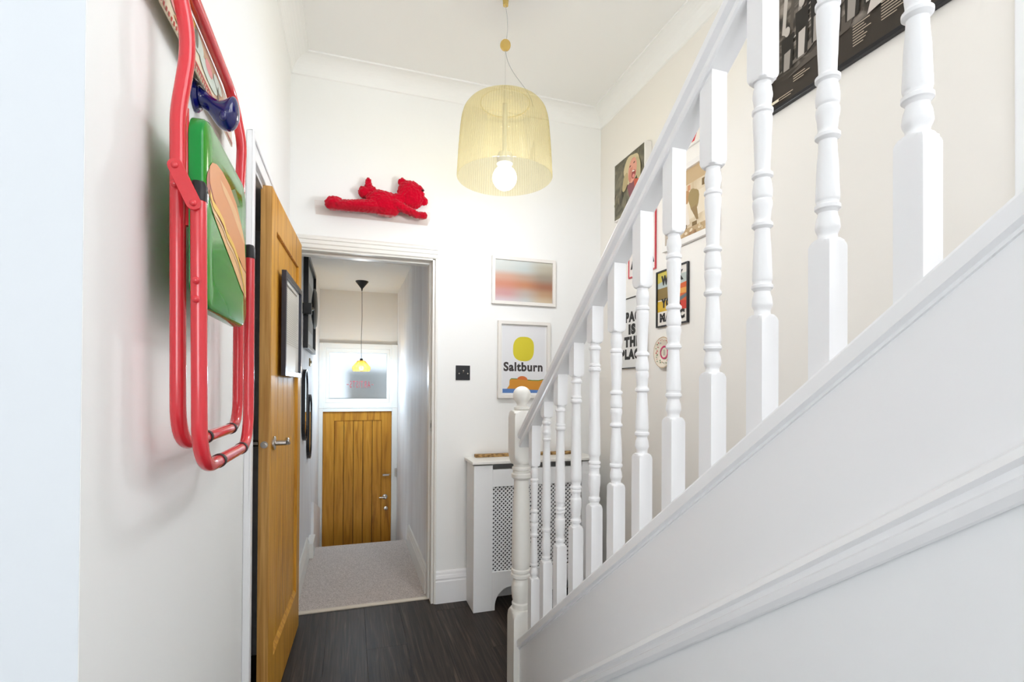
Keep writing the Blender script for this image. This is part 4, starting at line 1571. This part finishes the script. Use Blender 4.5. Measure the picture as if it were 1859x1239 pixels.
back = bp.build('backrest', mat('cream_enamel', (232, 214, 180), 0.2, coat=0.5), ch, angle=40)
pr = MB()
inks = [flat(190, 52, 40), flat(236, 178, 70), flat(206, 218, 206), flat(228, 150, 150), flat(110, 116, 104), flat(222, 150, 96)]


def bpoly(mi, pts, k):
    pr.add([(backx(y, z) + .0007 + .0002 * k, y, z) for y, z in pts], [tuple(range(len(pts)))], mi)


for i in range(46):
    y = .897 + i * .0121
    bpoly(0, [(y, BZ0 + .001), (y + .006, BZ0 + .001), (y + .010, BZ0 + .011), (y + .004, BZ0 + .011)], 0)
for j in range(7):
    z = BZ0 + .013 + j * .0125
    bpoly(0, [(.896, z), (.908, z + .003), (.908, z + .009), (.896, z + .006)], 0)
bpoly(0, [(1.10, BZ0 + .013), (1.30, BZ0 + .013), (1.30, BZ0 + .019), (1.10, BZ0 + .019)], 1)
for mi, cy_, cz_, ry, rz, k in ((1, 1.00, 1.950, .045, .024, 1), (3, 1.03, 1.920, .05, .016, 2), (2, 1.12, 1.945, .06, .024, 3), (5, 1.06, 1.900, .06, .008, 2), (2, 1.22, 1.925, .07, .018, 3), (4, 1.13, 1.950, .012, .022, 4), (3, 1.22, 1.940, .03, .014, 4), (1, 1.08, 1.965, .05, .009, 4), (4, 1.30, 1.925, .006, .022, 4), (2, 1.30, 1.950, .04, .014, 3)):
    bpoly(mi, [(cy_ + ry * math.cos(2 * PI * q / 20), cz_ + rz * math.sin(2 * PI * q / 20)) for q in range(20)], k)
pr.build('backrest_print', inks, back)

# ------------------------------------------------------------------ blue wall hook holding the chair
hk = thing('wall_hook', (XL, 1.205, 1.80), 'cobalt blue glossy wall hook poking through the red chair', 'hook')
MB().lathe([(0.0, 0.001), (0.033, 0.001), (0.033, 0.005), (0.028, 0.010), (0.0, 0.012)], (XL, 1.205, 1.870), 32, 0, 'x').build('base', BLUEGLASS, hk)
LOFT = [(0.008, .026, 1.896, 1.846), (0.014, .021, 1.889, 1.848), (0.024, .019, 1.880, 1.842), (0.034, .022, 1.872, 1.826), (0.044, .026, 1.866, 1.812), (0.054, .029, 1.865, 1.806), (0.064, .030, 1.872, 1.805), (0.072, .028, 1.880, 1.808), (0.079, .023, 1.880, 1.816), (0.084, .014, 1.866, 1.828), (0.0855, .004, 1.850, 1.842)]
V, F = [], []
sg = 28
for x, ry, zt_, zb_ in LOFT:
    for k in range(sg):
        a = 2 * PI * k / sg
        V.append((XL + x, 1.205 + ry * math.cos(a), (zt_ + zb_) / 2 + (zt_ - zb_) / 2 * math.sin(a)))
for i in range(len(LOFT) - 1):
    for k in range(sg):
        k2 = (k + 1) % sg
        F.append((i * sg + k, i * sg + k2, (i + 1) * sg + k2, (i + 1) * sg + k))
F.append(tuple(range(sg - 1, -1, -1)))
F.append(tuple((len(LOFT) - 1) * sg + k for k in range(sg)))
hook = MB().add(V, F, 0, True).build('body', BLUEGLASS, hk, angle=80)
sub = hook.modifiers.new('subdivision', 'SUBSURF')
sub.levels = sub.render_levels = 2
MB().sphere((XL + 0.060, 1.178, 1.824), (.007, .005, .010), 16, 10).build('bead', BLUEGLASS, hk)

for o in bpy.data.objects:
    if 'wc' in o:
        del o['wc']
